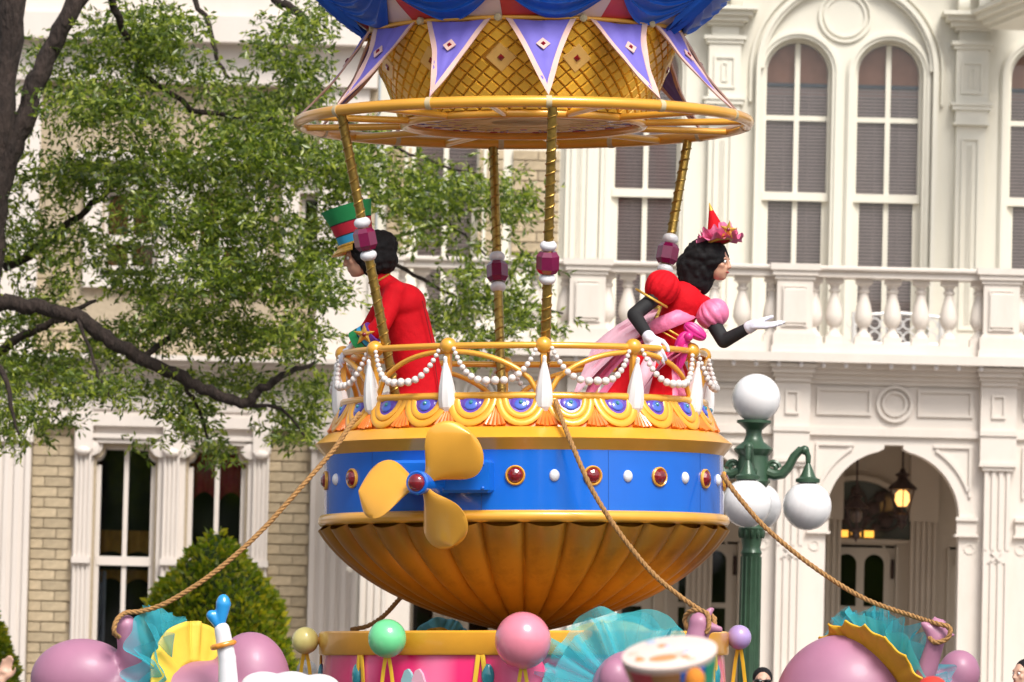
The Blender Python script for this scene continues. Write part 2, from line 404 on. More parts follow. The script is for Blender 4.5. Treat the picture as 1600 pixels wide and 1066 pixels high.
# balustrade
bal = MB()
for a, b in zip(PIL[:-1], PIL[1:]):
    bal.bx(pX(a + 28), pX(b - 28), YP - .22, YP + .14, pZ(423), pZ(413)); bal.bx(pX(a + 28), pX(b - 28), YP - .27, YP + .17, pZ(413), pZ(406), bev=.012)
    bal.bx(pX(a + 28), pX(b - 28), YP - .2, YP + .12, pZ(543), pZ(526))
bal = bal.build('balustrade', CREAMP, hall)
def pedestal(c):
    x = pX(c); r = MB(); w = 28 * pS; z = pZ
    r.bx(x - w, x + w, YP - .24, YP + .16, z(508), z(428)); r.bx(x - 18 * pS, x + 18 * pS, YP - .275, YP - .24, z(500), z(440), bev=.03)
    r.framebox(x - 20 * pS, x + 20 * pS, z(502), z(438), .02, YP - .26, YP - .24)
    r.bx(x - w * 1.2, x + w * 1.2, YP - .29, YP + .2, z(532), z(512)); r.bx(x - w * 1.1, x + w * 1.1, YP - .26, YP + .18, z(512), z(508)); r.bx(x - w * 1.28, x + w * 1.28, YP - .31, YP + .2, z(543), z(532))
    for i, (y1, y2) in enumerate(((428, 422), (422, 414), (414, 404))): r.bx(x - w - (i + 1) * .025, x + w + (i + 1) * .025, YP - .26 - .025 * i, YP + .17, z(y1), z(y2))
    return r.build('pedestal', CREAMP, bal)
for c in PIL: pedestal(c)
bz = lambda y: pZ(y)
r = MB(); k = pS
r.lathe([(13 * k, bz(514)), (12 * k, bz(511)), (6.5 * k, bz(505)), (6 * k, bz(500)), (10 * k, bz(496)), (14 * k, bz(488)), (14 * k, bz(480)), (11.5 * k, bz(466)), (7.5 * k, bz(452)), (6.5 * k, bz(446)), (9 * k, bz(444)), (9 * k, bz(441)), (6.5 * k, bz(439)), (8 * k, bz(434)), (12 * k, bz(431))], 16)
r.bx(-14 * k, 14 * k, -14 * k, 14 * k, bz(526), bz(514)); r.bx(-13 * k, 13 * k, -13 * k, 13 * k, bz(431), bz(423))
bp = r.build('baluster', CREAMP, bal, org=(0, 0, bz(470))); first = True
for a in PIL[:-1]:
    for dx in (31, 63, 109, 154, 198, 242, 289):
        o = bp if first else inst(bp, (0, 0, 0), bal); first = False
        place(o, (pX(a + dx), YP - .04, bz(470)), bal)
# upper wall with arched windows, and porch back wall below
WN = [(690, 48, 102), (1003, 48, 102), (1238, 48, 102), (1381, 48, 102), (1622, 48, 102)]
def uwall_ops():
    ops = []
    for c, hw, sp in WN:
        xa, xb = uX(c - hw - 5), uX(c + hw + 5); ops.append((xa, xb, uZ(532), arc_top(xa, xb, uZ(sp), 24)))
    return ops
mb = MB(); wall_open(mb, uX(585), uX(XR), YU, YU + .3, pZ(543), uZ(-130), uwall_ops()); mb.build('upper_wall', CREAMU, hall, smooth=30)
def hall_window(c, hw, sp):
    z = uZ; x0, x1 = uX(c - hw), uX(c + hw); xc = uX(c); r = MB(); yf = YU + .12; w = 5 * uS
    r.bx(x0 - 5 * uS, x0, yf, YU + .29, z(532), z(sp)); r.bx(x1, x1 + 5 * uS, yf, YU + .29, z(532), z(sp)); r.arcbar(xc, z(sp), hw * uS, (hw + 5) * uS, yf, YU + .29)
    r.bx(xc - 4 * uS, xc + 4 * uS, yf + .03, yf + .07, z(532), z(sp - hw + 1))
    r.bx(x0, x1, yf + .035, yf + .065, z(176), z(168)); r.bx(x0 - .03, x1 + .03, yf - .04, yf + .09, z(302), z(289)); r.bx(x0, x1, yf + .03, yf + .07, z(532), z(520))
    for s in (-1, 1): r.bx(*sorted((xc + s * hw * uS, xc + s * (hw - 6) * uS)), yf + .025, yf + .075, z(532), z(302))
    f = r.build('window', WINF, hall)
    top = arc_top(x0, x1, z(sp), 24); lh = [p for p in top if p[0] <= xc + 1e-6]; rh = [p for p in top if p[0] >= xc - 1e-6]
    for half, (a, b) in ((lh, (x0, xc)), (rh, (xc, x1))):
        MB().prism([(a, z(172)), *half, (b, z(172))], yf + .045, yf + .052).build('pane', GLASS, f, smooth=0)
        MB().bx(a, b, yf + .045, yf + .052, z(296), z(172)).build('pane', GLASS, f, smooth=0)
        MB().bx(a, b, yf + .045, yf + .052, z(525), z(296)).build('pane', GLASS, f, smooth=0)
    bl = MB(); n = 76; zt, zb = z(122), z(468 + 62)
    for i in range(n):
        zz = zt + (zb - zt) * (i + .5) / n; h = (zt - zb) / n
        bl.add([(x0, yf + .11, zz - h * .45), (x1, yf + .11, zz - h * .45), (x1, yf + .135, zz + h * .42), (x0, yf + .135, zz + h * .42)], [(0, 1, 2, 3)])
    for q in (.3, .7): bl.bx(x0 + (x1 - x0) * q - .004, x0 + (x1 - x0) * q + .004, yf + .100, yf + .106, zb, zt)
    bl.build('blind', BLIND, f, smooth=0)
    MB().bx(x0, x1, yf + .1, yf + .15, zt, zt + .04).build('head_rail', HEADR, f)
    MB().prism([(x0, z(135)), *top, (x1, z(135))], yf + .155, yf + .16).build('curtain', CURT, f, smooth=0)
    # architrave around the opening
    r = MB()
    for i, (a, b, d) in enumerate(((6, 11, .03), (11, 16, .055), (16, 19, .03))):
        r.arcbar(xc, z(sp), (hw + a) * uS, (hw + b) * uS, YU - d, YU, 0, pi, 28)
        for s in (-1, 1): r.bx(*sorted((xc + s * (hw + a) * uS, xc + s * (hw + b) * uS)), YU - d, YU, z(532), z(sp))
    r.build('architrave', CREAMU, hall)
for wdw in WN: hall_window(*wdw)
mb = MB(); z = uZ
mb.arcbar(uX(1314), z(98), 130 * uS, 135 * uS, YU - .1, YU, 0, pi, 40); mb.arcbar(uX(1314), z(98), 135 * uS, 142 * uS, YU - .14, YU, 0, pi, 40); mb.arcbar(uX(1314), z(98), 148 * uS, 152 * uS, YU - .05, YU, 0, pi, 40)
for s in (-1, 1):
    mb.bx(*sorted((uX(1314 + s * 135), uX(1314 + s * 142))), YU - .14, YU, z(532), z(98)); mb.bx(*sorted((uX(1314 + s * 148), uX(1314 + s * 152))), YU - .05, YU, z(150), z(98))
mb.arcbar(uX(1310), z(13), 38 * uS, 42 * uS, YU - .035, YU, 0, 2 * pi, 32); mb.arcbar(uX(1310), z(13), 30 * uS, 34 * uS, YU - .025, YU, 0, 2 * pi, 32)
mb.build('arch_surround', CREAMU, hall)
def upil(c):
    x = uX(c); r = MB(); w = 25 * uS; z = uZ
    r.bx(x - w, x + w, YU - .16, YU, z(146), z(62)); r.framebox(x - 17 * uS, x + 17 * uS, z(132), z(82), .025, YU - .18, YU - .16); r.framebox(x - 5 * uS, x + 5 * uS, z(122), z(92), .016, YU - .175, YU - .16)
    for y1, y2, e in ((62, 56, 4), (56, 50, 8), (150, 146, 8), (157, 150, 5), (176, 157, 0), (180, 176, 3)): r.bx(x - w - e * uS, x + w + e * uS, YU - .16 - e * .006, YU, z(y1), z(y2))
    r.bx(x - w * .9, x + w * .9, YU - .1, YU, z(534), z(180)); r.framebox(x - 14 * uS, x + 14 * uS, z(500), z(200), .02, YU - .125, YU - .1)
    for q in (-3, 0, 3): r.bx(x + (q - .8) * uS, x + (q + .8) * uS, YU - .115, YU - .1, z(490), z(212))
    r.bx(x - w * .85, x + w * .85, YU - .15, YU, z(50), z(34))
    for i, (y1, y2) in enumerate(((34, 28), (28, 20), (20, 12), (12, 6))): r.bx(x - w - (i * 7 + 3) * uS, x + w + (i * 7 + 3) * uS, YU - .2 - .07 * i, YU, z(y1), z(y2))
    for s in (-1, 1): r.lathe([(0, -.07), (.11, -.06), (.12, 0), (.11, .06), (0, .07)], 14, Matrix.Translation((x + s * 16 * uS, YU - .2, z(-6))) @ Matrix.Rotation(pi / 2, 4, 'Y')); r.bx(x + s * 16 * uS - .06, x + s * 16 * uS + .06, YU - .25, YU, z(-2), z(-50))
    return r.build('pilaster', CREAMU, hall)
for c in (900, 1122, 1509, 1760): upil(c)
mb = MB()                                               # angled cornice of the canted right bay and top cornice
Mx = Matrix.Translation((uX(1530), YU - .4, 0)) @ Matrix.Rotation(radians(-80), 4, 'Z')
for i, (y1, y2, d) in enumerate(((34, 28, 0), (28, 20, .07), (20, 12, .14), (12, 6, .2))): mb.bx(0, 2.6, -d, .4, uZ(y1), uZ(y2), Mx)
mb.bx(.05, 2.6, .05, .4, uZ(6), uZ(-130), Mx)
mb.build('canted_cornice', CREAMU, hall)
MB().bx(uX(585) - .2, uX(XR), YU - .6, YU + .6, uZ(-150), uZ(-130)).build('eaves_cornice', CREAMU, hall)
MB().bx(uX(585), uX(XR), YU + .31, YU + 9, uZ(-140), uZ(-146)).build('roof', ROOFM, hall)
MB().bx(uX(585), uX(XR), YU + .9, YU + .95, .13, uZ(-141)).build('inner_wall', DARKR, hall)
mb = MB()                                               # vertical boards left of the first window
for i in range(6): mb.bx(uX(872 + i * 12), uX(872 + i * 12 + 9), YU - .03 - .012 * (i % 2), YU, uZ(530), uZ(40))
mb.build('board_panel', CREAMU, hall)
# porch back wall, doors
DOORS = [(650, 0), (780, 0), (975, 0), (1106, 0), (1232, 1), (1352, 1), (1545, 0), (1664, 0)]
ops = []; DW = 57
for c, _ in DOORS: ops.append((uX(c - DW + 2), uX(c + DW - 2), .13, flat_top(uX(c - DW + 2), uX(c + DW - 2), uZ(838))))
mb = MB(); merged = []
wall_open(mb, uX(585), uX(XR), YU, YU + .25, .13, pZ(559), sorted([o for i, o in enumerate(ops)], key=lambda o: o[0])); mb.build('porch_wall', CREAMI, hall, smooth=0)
def text(s, size, m, parent, org):
    cu = bpy.data.curves.new('lettering', 'FONT'); cu.body = s; cu.size = size; cu.align_x = 'CENTER'; cu.align_y = 'CENTER'; cu.extrude = .002
    tmp = bpy.data.objects.new('lettering', cu); COL.objects.link(tmp); dg = bpy.context.evaluated_depsgraph_get()
    me = bpy.data.meshes.new_from_object(tmp.evaluated_get(dg)); bpy.data.objects.remove(tmp); bpy.data.curves.remove(cu)
    me.materials.clear(); me.materials.append(m)
    o = bpy.data.objects.new('lettering', me); COL.objects.link(o); place(o, org, parent, Matrix.Rotation(pi / 2, 3, 'X')); return o
def door(c, sign):
    z = uZ; x0, x1 = uX(c - DW + 3), uX(c + DW - 3); xc = uX(c); r = MB(); pw = 31 * uS; ya, yb = YU + .06, YU + .11
    xs = [(xc - 6 * uS - pw, xc - 6 * uS), (xc + 6 * uS, xc + 6 * uS + pw)]
    wall_open(r, x0, x1, ya, yb, .14, z(842), [(a, b, z(1010) - .5, arc_top(a, b, z(868), 14)) for a, b in xs])
    for a, b in xs: r.bx(a, b, ya + .005, yb, z(942), z(934))
    r.arcbar(xc, z(868), 44 * uS, 47 * uS, ya - .02, ya, 0, pi, 20)
    for s in (-1, 1): r.bx(x1 + .004 if s > 0 else x0 - .03, x1 + .03 if s > 0 else x0 - .004, YU - .03, YU + .2, .14, z(840))
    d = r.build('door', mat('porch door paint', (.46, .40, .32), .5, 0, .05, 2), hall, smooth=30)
    for a, b in xs:
        MB().bx(a, b, ya + .02, ya + .026, z(938), z(938) + (z(852) - z(938))).build('pane', GLASSD, d, smooth=0)
        MB().bx(a, b, ya + .02, ya + .026, z(1010) - .5, z(938)).build('pane', GLASSD, d, smooth=0)
        if sign: text('EXIT', .125, SIGNW, d, ((a + b) / 2, ya + .012, z(957))), text('ONLY', .125, SIGNW, d, ((a + b) / 2, ya + .012, z(975)))
    MB().tube([(x1 - .03, ya - .02, z(890)), (x1 - .03, ya - .02, z(860))], .02, 8).build('hinge', IRON, d)
    MB().tube([(x0 + .05, ya - .05, 1.0), (x0 + .05, ya - .05, 1.3)], .015, 8).build('handle', IRON, d)
for c, sg in DOORS: door(c, sg)
# fluted pilasters against the porch wall, fanlight with ironwork
mb = MB()
for c in (1448, 1300, 940, 1100):
    fluted(mb, uX(c - 20), uX(c + 20), YU - .12, .2, uZ(800), 4); mb.bx(uX(c - 22), uX(c + 22), YU - .16, YU, uZ(800), uZ(560))
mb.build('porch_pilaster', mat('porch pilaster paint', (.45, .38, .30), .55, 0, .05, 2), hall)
fan = MB(); cx, cz = uX(1345), uZ(828)
fan.arcbar(cx, cz, 90 * uS, 98 * uS, YU - .07, YU, 0, pi, 28); fan.bx(cx - 98 * uS, cx + 98 * uS, YU - .06, YU, cz - .05, cz - .01)
fan = fan.build('fanlight', CREAMI, hall)
MB().prism([(cx + 89.5 * uS * cos(pi * i / 24), cz + 89.5 * uS * sin(pi * i / 24)) for i in range(25)], YU - .012, YU - .006).build('pane', mat('dark glass', (.05, .042, .038), .1), fan, smooth=0)
r = MB()
for i in range(1, 6):
    a = pi * i / 6; r.tube([(cx + .06 * cos(a), YU - .03, cz + .06 * sin(a)), (cx + .60 * cos(a), YU - .03, cz + .60 * sin(a))], .016, 6)
    for q in (-1, 1): r.tube([(cx + (.2 + .36 * t) * cos(a + q * .24 * sin(pi * t)), YU - .03, cz + (.2 + .36 * t) * sin(a + q * .24 * sin(pi * t))) for t in [j / 8 for j in range(9)]], .012, 6)
    for rq, sz in ((.24, .05), (.38, .075), (.52, .06)): r.ball((cx + rq * cos(a + .04), YU - .03, cz + rq * sin(a + .04)), (sz, .02, sz), 8, 6)
r.build('ironwork', IRON, fan)
for i in range(4): MB().bx(uX(1296 + i * 20), uX(1311 + i * 20), YU - .055, YU - .045, cz + .01, cz + .085).build('lit_pane', GLASSA, fan)
# lace-like iron bench on the balcony
bn = thing('garden_bench', (uX(1385), 61.4, pZ(543)), 'white scrolled iron bench on the balcony behind the balusters', 'bench'); r = MB()
bz0 = pZ(543); x0, x1 = uX(1322), uX(1462)
for i in range(9):
    xx = x0 + (x1 - x0) * i / 8
    for k in (0, 1): r.arcbar(xx, bz0 + .30 + .14 * k, .05, .065, 61.5, 61.52, 0, 2 * pi, 12)
r.tube([(x0, 61.5, bz0 + .52), ((x0 + x1) / 2, 61.5, bz0 + .56), (x1, 61.5, bz0 + .52)], .02, 8); r.tube([(x0, 61.5, bz0 + .22), (x1, 61.5, bz0 + .22)], .02, 8)
r.build('backrest', SILV, bn)
MB().bx(x0, x1, 61.1, 61.5, bz0 + .17, bz0 + .2).build('seat', SILV, bn)
for x in (x0 + .02, x1 - .02):
    for y in (61.12, 61.5): MB().tube([(x, y, bz0 + .56 if y > 61.3 else bz0 + .2), (x, y, bz0)], .025, 8).build('leg', SILV, bn)
# lanterns hanging in the porch
def lantern(px, py, Y, label, lit, k):
    p = raw(px, py, Y); s = SC(Y); t = thing('hanging_lantern', (p.x, Y, p.z), label, 'lantern', 'lanterns hanging in the porch')
    R = lambda *a: [(r_ * s * k, p.z - y_ * s * k) for r_, y_ in a]
    T = Matrix.Translation((p.x, Y, 0))
    MB().lathe(R((0, -46), (4, -44), (6, -38), (14, -33), (8, -29), (10, -24), (24, -12), (26, -8), (22, -7), (0, -7)), 16, T).build('cap', IRON, t)
    r = MB().lathe(R((10, 33), (13, 36), (8, 45), (10, 52), (3, 58), (0, 64)), 12, T)
    for i in range(6):
        a = i * pi / 3; r.tube([(p.x + 23 * s * k * sin(a), Y - 23 * s * k * cos(a), p.z + 7 * s * k), (p.x + 12 * s * k * sin(a), Y - 12 * s * k * cos(a), p.z - 34 * s * k)], .008, 6)
    r.build('cage', IRON, t)
    MB().lathe(R((0, 22), (8, 21), (13, 12), (12, 0), (7, -6), (0, -7)), 14, T).build('chimney', BULB if lit else mat('unlit chimney', (.12, .08, .06), .3), t)
    MB().tube([(p.x, Y, p.z + 44 * s * k), (p.x, Y, pZ(557))], .012, 6).build('chain', IRON, t)
    return t
lantern(1410, 772, 61.2, 'dark iron lantern with its lamp lit, hanging in the right porch arch', True, .9)
lantern(1338, 800, 61.0, 'dark unlit iron lantern hanging in front of the porch fanlight', False, .75)

# ================================================================== brick town building on the left
YB = 62.0; bS = SC(YB)
bld = thing('brick_townhouse', (XX(200, YB), YB + 3, 0), 'buff brick town building with white pilasters and tall shaped windows behind the oak', 'building')
rX = lambda px, py: raw(px, py, YB).x
rZ = lambda px, py: raw(px, py, YB).z
BX0, BX1 = XX(-330, YB), XX(580, YB)
def shaped_top(xa, xb, zt):                            # flat head with concave stepped corners
    w = (xb - xa); c = .16 * w; q = []
    for i in range(6): a = pi / 2 * i / 5; q.append((xa + c * sin(a) * .9 + (.0 if i else 0), zt - c * 1.25 * cos(a)))
    for i in range(6): a = pi / 2 * (5 - i) / 5; q.append((xb - c * sin(a) * .9, zt - c * 1.25 * cos(a)))
    return q
zWt, zWr, zWb = rZ(250, 700), rZ(250, 878), .75
WL = [(rX(150, 850), rX(237, 850)), (rX(294, 850), rX(378, 850)), (XX(-190, YB), XX(-105, YB))]
zA, zB_, zC = rZ(250, 668), rZ(250, 560), rZ(250, 400)   # top of ground floor, top of entablature
mb = MB(); ops = [(a - .02, b + .02, zWb, shaped_top(a - .02, b + .02, zWt)) for a, b in WL]
wall_open(mb, BX0, BX1, YB, YB + .3, .13, zA, ops)
UWt, UWb = rZ(250, 300), rZ(250, 422)
WU = [(rX(162, 360), rX(245, 360)), (rX(306, 360), rX(388, 360)), (rX(688, 360) , rX(735, 360)), (rX(470, 360), rX(545, 360))]
wall_open(mb, BX0, BX1, YB, YB + .3, zA, rZ(250, -140), [(a, b, UWb, flat_top(a, b, UWt)) for a, b in WU if b < BX1])
mb.build('wall', MORTAR, bld, smooth=0)
def town_window(xa, xb, zb, zt, zr, shaped, curtain=None):
    r = MB(); yf = YB + .08; xc = (xa + xb) / 2; w = .045
    if shaped:
        r.bx(xa - .02, xa + .03, yf, YB + .25, zb, zt - .2); r.bx(xb - .03, xb + .02, yf, YB + .25, zb, zt - .2)
        r.prism([(xa - .02, zt + .02)] + [(x, z) for x, z in shaped_top(xa - .02, xb + .02, zt - .03)] + [(xb + .02, zt + .02)], yf, YB + .25)
    else: r.framebox(xa, xb, zb, zt, .04, yf, YB + .25)
    r.bx(xc - .025, xc + .025, yf + .02, yf + .08, zb, zt); r.bx(xa, xb, yf - .01, yf + .1, zr - .05, zr + .05); r.bx(xa - .03, xb + .03, YB - .06, YB + .25, zb - .08, zb)
    f = r.build('window', WINL, bld)
    for a, b in ((xa, xc), (xc, xb)):
        MB().bx(a, b, yf + .05, yf + .056, zr, zt).build('pane', GLASSD, f, smooth=0); MB().bx(a, b, yf + .05, yf + .056, zb, zr).build('pane', GLASSD, f, smooth=0)
    if curtain:
        for a, b in ((xa, xc - .03), (xc + .03, xb)):
            mbx = MB()
            for i in range(4): mbx.bx(a + (b - a) * i / 4 + .004, a + (b - a) * (i + 1) / 4 - .004, yf + .1, yf + .12, zb, zt)
            mbx.build('shutter', curtain, f)
    return f
for a, b in WL: town_window(a, b, zWb, zWt, zWr, True)
for i, (a, b) in enumerate(WU):
    if b < BX1: town_window(a, b, UWb, UWt, (UWt + UWb) / 2 - .1, False, CURTO if i < 2 else None)
RV = mat('red reflection cloth', (.45, .03, .05), .8, 0, .2, 6); YV = mat('ochre reflection cloth', (.50, .26, .05), .8, 0, .2, 6); PV = mat('pale reflection cloth', (.45, .47, .52), .8, 0, .2, 6)  # added cloths, coloured to stand in for reflections in the lower panes
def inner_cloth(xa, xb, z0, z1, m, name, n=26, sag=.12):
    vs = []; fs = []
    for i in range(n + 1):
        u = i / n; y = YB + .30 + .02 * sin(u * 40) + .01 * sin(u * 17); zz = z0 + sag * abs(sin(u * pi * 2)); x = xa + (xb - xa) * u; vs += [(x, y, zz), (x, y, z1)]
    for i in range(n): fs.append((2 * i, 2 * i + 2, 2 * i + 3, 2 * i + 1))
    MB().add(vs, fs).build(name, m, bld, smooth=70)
inner_cloth(WL[1][0], WL[1][1], rZ(340, 785), zWt, RV, 'red_reflection_cloth'); inner_cloth(WL[0][0], WL[0][1], rZ(190, 868), rZ(190, 828), YV, 'ochre_reflection_cloth', sag=.05)
inner_cloth(WL[0][0], WL[0][0] + .10, zWb, rZ(190, 892), PV, 'curtain', 8, 0); inner_cloth(WL[1][1] - .09, WL[1][1], zWb, zWr, PV, 'curtain', 8, 0); inner_cloth(WL[0][0], WL[0][1], rZ(190, 915), rZ(190, 890), YV, 'ochre_reflection_cloth', sag=.08)  # these strips too are added behind the glass in place of reflections
MB().bx(BX0, BX1, YB + .5, YB + .55, .13, rZ(250, -140)).build('inner_wall', DARKR, bld)
# white trim: window surround, pilasters, entablature
mb = MB()
xa, xb = rX(113, 850), rX(417, 850)
wall_open(mb, xa, xb, YB - .05, YB - .001, .13, zA, [(a - .05, b + .05, zWb - .1, shaped_top(a - .05, b + .05, zWt + .04)) for a, b in WL[:2]])
for a, b in WL[:2]:                                     # hood mouldings over each head
    mb.bx(a - .12, b + .12, YB - .12, YB - .05, zWt + .09, zWt + .14); mb.bx(a - .02, b + .02, YB - .09, YB - .05, zWt + .04, zWt + .088)
    for s, xx in ((-1, a - .07), (1, b + .07)): mb.lathe([(0, -.05), (.085, -.04), (.085, .04), (0, .05)], 14, Matrix.Translation((xx, YB - .07, zWt - .02)) @ Matrix.Rotation(pi / 2, 4, 'X'))
mb.build('window_surround', WINL, bld)
def tpil(px, w):
    x = rX(px, 850); r = MB(); h = w * bS / 2
    fluted(r, x - h, x + h, YB - .13, zWr + .03, zA - .26, 3, .02); fluted(r, x - h, x + h, YB - .13, .2, zWr - .03, 3, .02); r.bx(x - h * 1.2, x + h * 1.2, YB - .17, YB - .051, zWr - .035, zWr + .035)
    r.bx(x - h * 1.15, x + h * 1.15, YB - .16, YB - .051, zA - .26, zA); r.ball((x, YB - .16, zA - .28), (h, .05, .05), 10, 6)
    return r.build('pilaster', WINL, bld)
for px in (128, 266, 406): tpil(px, 24)
def widepil(px0, px1):
    r = MB(); a, b = rX(px0, 850), rX(px1, 850)
    fluted(r, a, b, YB - .16, .2, zA - .2, 4, .03); r.bx(a - .02, b + .02, YB - .2, YB - .03, zA - .2, zA)
    r.bx(a, b, YB - .12, YB - .001, zB_, rZ(250, -140)); return r.build('pilaster', WINL, bld)
widepil(-28, 46); widepil(484, 560); widepil(-330, -250)
mb = MB()
za, zb = zA, zB_; hh = zb - za
mb.bx(BX0, BX1, YB - .14, YB, za, za + hh * .16); mb.bx(BX0, BX1, YB - .08, YB, za + hh * .16, za + hh * .74)
for i in range(4): mb.bx(BX0, BX1 - .0, YB - .14 - .1 * i, YB, za + hh * (.74 + i * .07), za + hh * (.81 + i * .07))
for q0, q1 in ((55, 110), (148, 255), (285, 390), (422, 475)): mb.framebox(rX(q0, 620), rX(q1, 620), za + hh * .24, za + hh * .66, .03, YB - .105, YB - .08)
mb.build('entablature', WINL, bld)
mb = MB()
for a, b in WU:
    if b > BX1: continue
    for i, (e, d) in enumerate(((.0, .06), (.09, .09))): mb.framebox(a - .12 - e, b + .12 + e, UWb - .12 - e, UWt + .12 + e, .10, YB - d, YB - .001)
    mb.bx(a - .3, b + .3, YB - .25, YB, UWt + .3, UWt + .42); mb.bx(a - .22, b + .22, YB - .12, YB, UWt + .23, UWt + .3)
mb.bx(BX0, BX1, YB - .2, YB, rZ(250, 132), rZ(250, 70)); mb.bx(BX0, BX1, YB - .45, YB, rZ(250, 70), rZ(250, 30)); mb.bx(BX0, BX1, YB - .3, YB, rZ(250, -140), rZ(250, 30))
mb.build('upper_trim', WINL, bld)
MB().bx(BX0, BX1, YB - .6, YB + 8, rZ(250, -146), rZ(250, -140)).build('roof', ROOFM, bld)
# bricks, one by one
bw, bh = .269, .101; ph, pw_ = .113, .282
panels = [(rX(48, 850), rX(114, 850), rZ(80, 1066) - .4, zA - .002), (rX(418, 850), rX(482, 850), rZ(450, 1066) - .4, zA - .002),
          (rX(52, 480), rX(112, 480), zB_ + .02, rZ(80, 420)), (rX(425, 480), rX(478, 480), zB_ + .02, rZ(450, 440))]
protos = {}
def brick_mesh(w):
    k = round(w, 3)
    if k not in protos: protos[k] = MB().bx(-w / 2, w / 2, -.012, .012, -bh / 2, bh / 2, bev=.006).mesh('brick', BRICK, 0)
    return protos[k]
nb = 0
for a, b, z0, z1 in panels:
    row = 0; z = z1 - ph
    while z > z0:
        x = a - (pw_ / 2 if row % 2 else 0)
        while x < b - .03:
            xl, xr = max(x, a), min(x + bw, b)
            if xr - xl > .05:
                o = bpy.data.objects.new('brick', brick_mesh(xr - xl)); COL.objects.link(o); nb += 1
                place(o, ((xl + xr) / 2, YB - .012 - random.uniform(0, .003), z + ph / 2), bld)
            x += pw_
        z -= ph; row += 1
for a, b, y0, y1 in ((795, 868, 235, 400), (742, 780, 235, 400), (600, 636, 235, 400)):
    MB().bx(uX(a), uX(b), YU - .02, YU - .001, uZ(y1), uZ(y0)).build('brick_backing', MORTAR, hall, smooth=0)
    row = 0; z = uZ(y0) - ph
    while z > uZ(y1):
        x = uX(a) - (pw_ / 2 if row % 2 else 0)
        while x < uX(b) - .03:
            xl, xr = max(x, uX(a)), min(x + bw, uX(b))
            if xr - xl > .05:
                o = bpy.data.objects.new('brick', brick_mesh(xr - xl)); COL.objects.link(o); place(o, ((xl + xr) / 2, YU - .032 - random.uniform(0, .003), z + ph / 2), hall)
            x += pw_
        z -= ph; row += 1

# ================================================================== street lamp
YS = 50.0; sS = SC(YS)
lp = raw(1173, 900, YS); lx = lp.x
lamp = thing('street_lamp', (lx, YS, 0), 'dark green cast iron street lamp with white globes in front of the porch', 'street lamp')
lz = lambda y: raw(1175, y, YS).z
T = Matrix.Translation((lx, YS, 0)); k = sS
mb = MB()
mb.lathe([(.30, .0), (.30, .15), (.26, .2), (.26, .55), (.2, .62), (.2, .75), (.13, .85), (17 * k, 1.0), (15 * k, lz(868)), (17 * k, lz(864)), (15 * k, lz(860)), (14 * k, lz(856)), (17 * k, lz(840)), (21 * k, lz(826)), (17 * k, lz(822)), (15 * k, lz(815))], 20, T)
for i in range(12):
    a = i * pi / 6; mb.tube([(lx + 15.8 * k * sin(a), YS - 15.8 * k * cos(a), 1.0), (lx + 14.6 * k * sin(a), YS - 14.6 * k * cos(a), lz(870))], .012, 5)
    mb.ball((lx + 18 * k * sin(a), YS - 18 * k * cos(a), lz(833)), (.018, .018, .05), 6, 5)
mb.build('post', GREEN, lamp)
MB().lathe([(15 * k, lz(815)), (18 * k, lz(790)), (17 * k, lz(765)), (23 * k, lz(760)), (26 * k, lz(752)), (24 * k, lz(748)), (24 * k, lz(712)), (28 * k, lz(708)), (31 * k, lz(702)), (28 * k, lz(699)), (16 * k, lz(690)), (12 * k, lz(680)), (13 * k, lz(672)), (22 * k, lz(664)), (27 * k, lz(661)), (27 * k, lz(657)), (22 * k, lz(656))], 16, T).build('lamp_head', GREEN, lamp)
gz = lz(622)
MB().ball((lx + .015, YS, gz), 38 * k, 32, 20).build('globe', OPAL, lamp)
armL = 86 * k
for i, az in enumerate((82, 172, 262, 352)):
    ux, uy = sin(radians(az)), -cos(radians(az)); P = lambda d, y: (lx + ux * d * k, YS + uy * d * k, lz(y))
    m_ = MB().tube([P(22, 738), P(34, 742), P(46, 740), P(56, 728), P(64, 712), P(73, 702), P(82, 702), P(86, 712), P(86, 722)], [9 * k, 8.5 * k, 8 * k, 7.5 * k, 7 * k, 6.5 * k, 5.5 * k, 4.5 * k, 4 * k], 10)
    Mr = Matrix.Translation(P(31, 730)) @ Matrix.Rotation(radians(az) - pi / 2, 4, 'Z')
    m_.tube([(.06 * (1 - t * .8) * cos(t * 9), 0, .06 * (1 - t * .8) * sin(t * 9)) for t in [j / 18 for j in range(19)]], .022, 6, Mx=Mr)
    m_.ball(P(80, 702), 7.5 * k, 10, 8)
    arm = m_.build('arm', GREEN, lamp)
    Tc = Matrix.Translation((lx + ux * armL, YS + uy * armL, 0))
    MB().lathe([(3 * k, lz(722)), (6 * k, lz(728)), (10 * k, lz(738)), (13 * k, lz(744)), (19 * k, lz(747)), (19 * k, lz(752)), (16 * k, lz(753))], 16, Tc).build('globe_cap', GREEN, arm)
    MB().ball((lx + ux * armL, YS + uy * armL, lz(789)), 38 * k, 32, 20).build('globe', OPAL, arm)

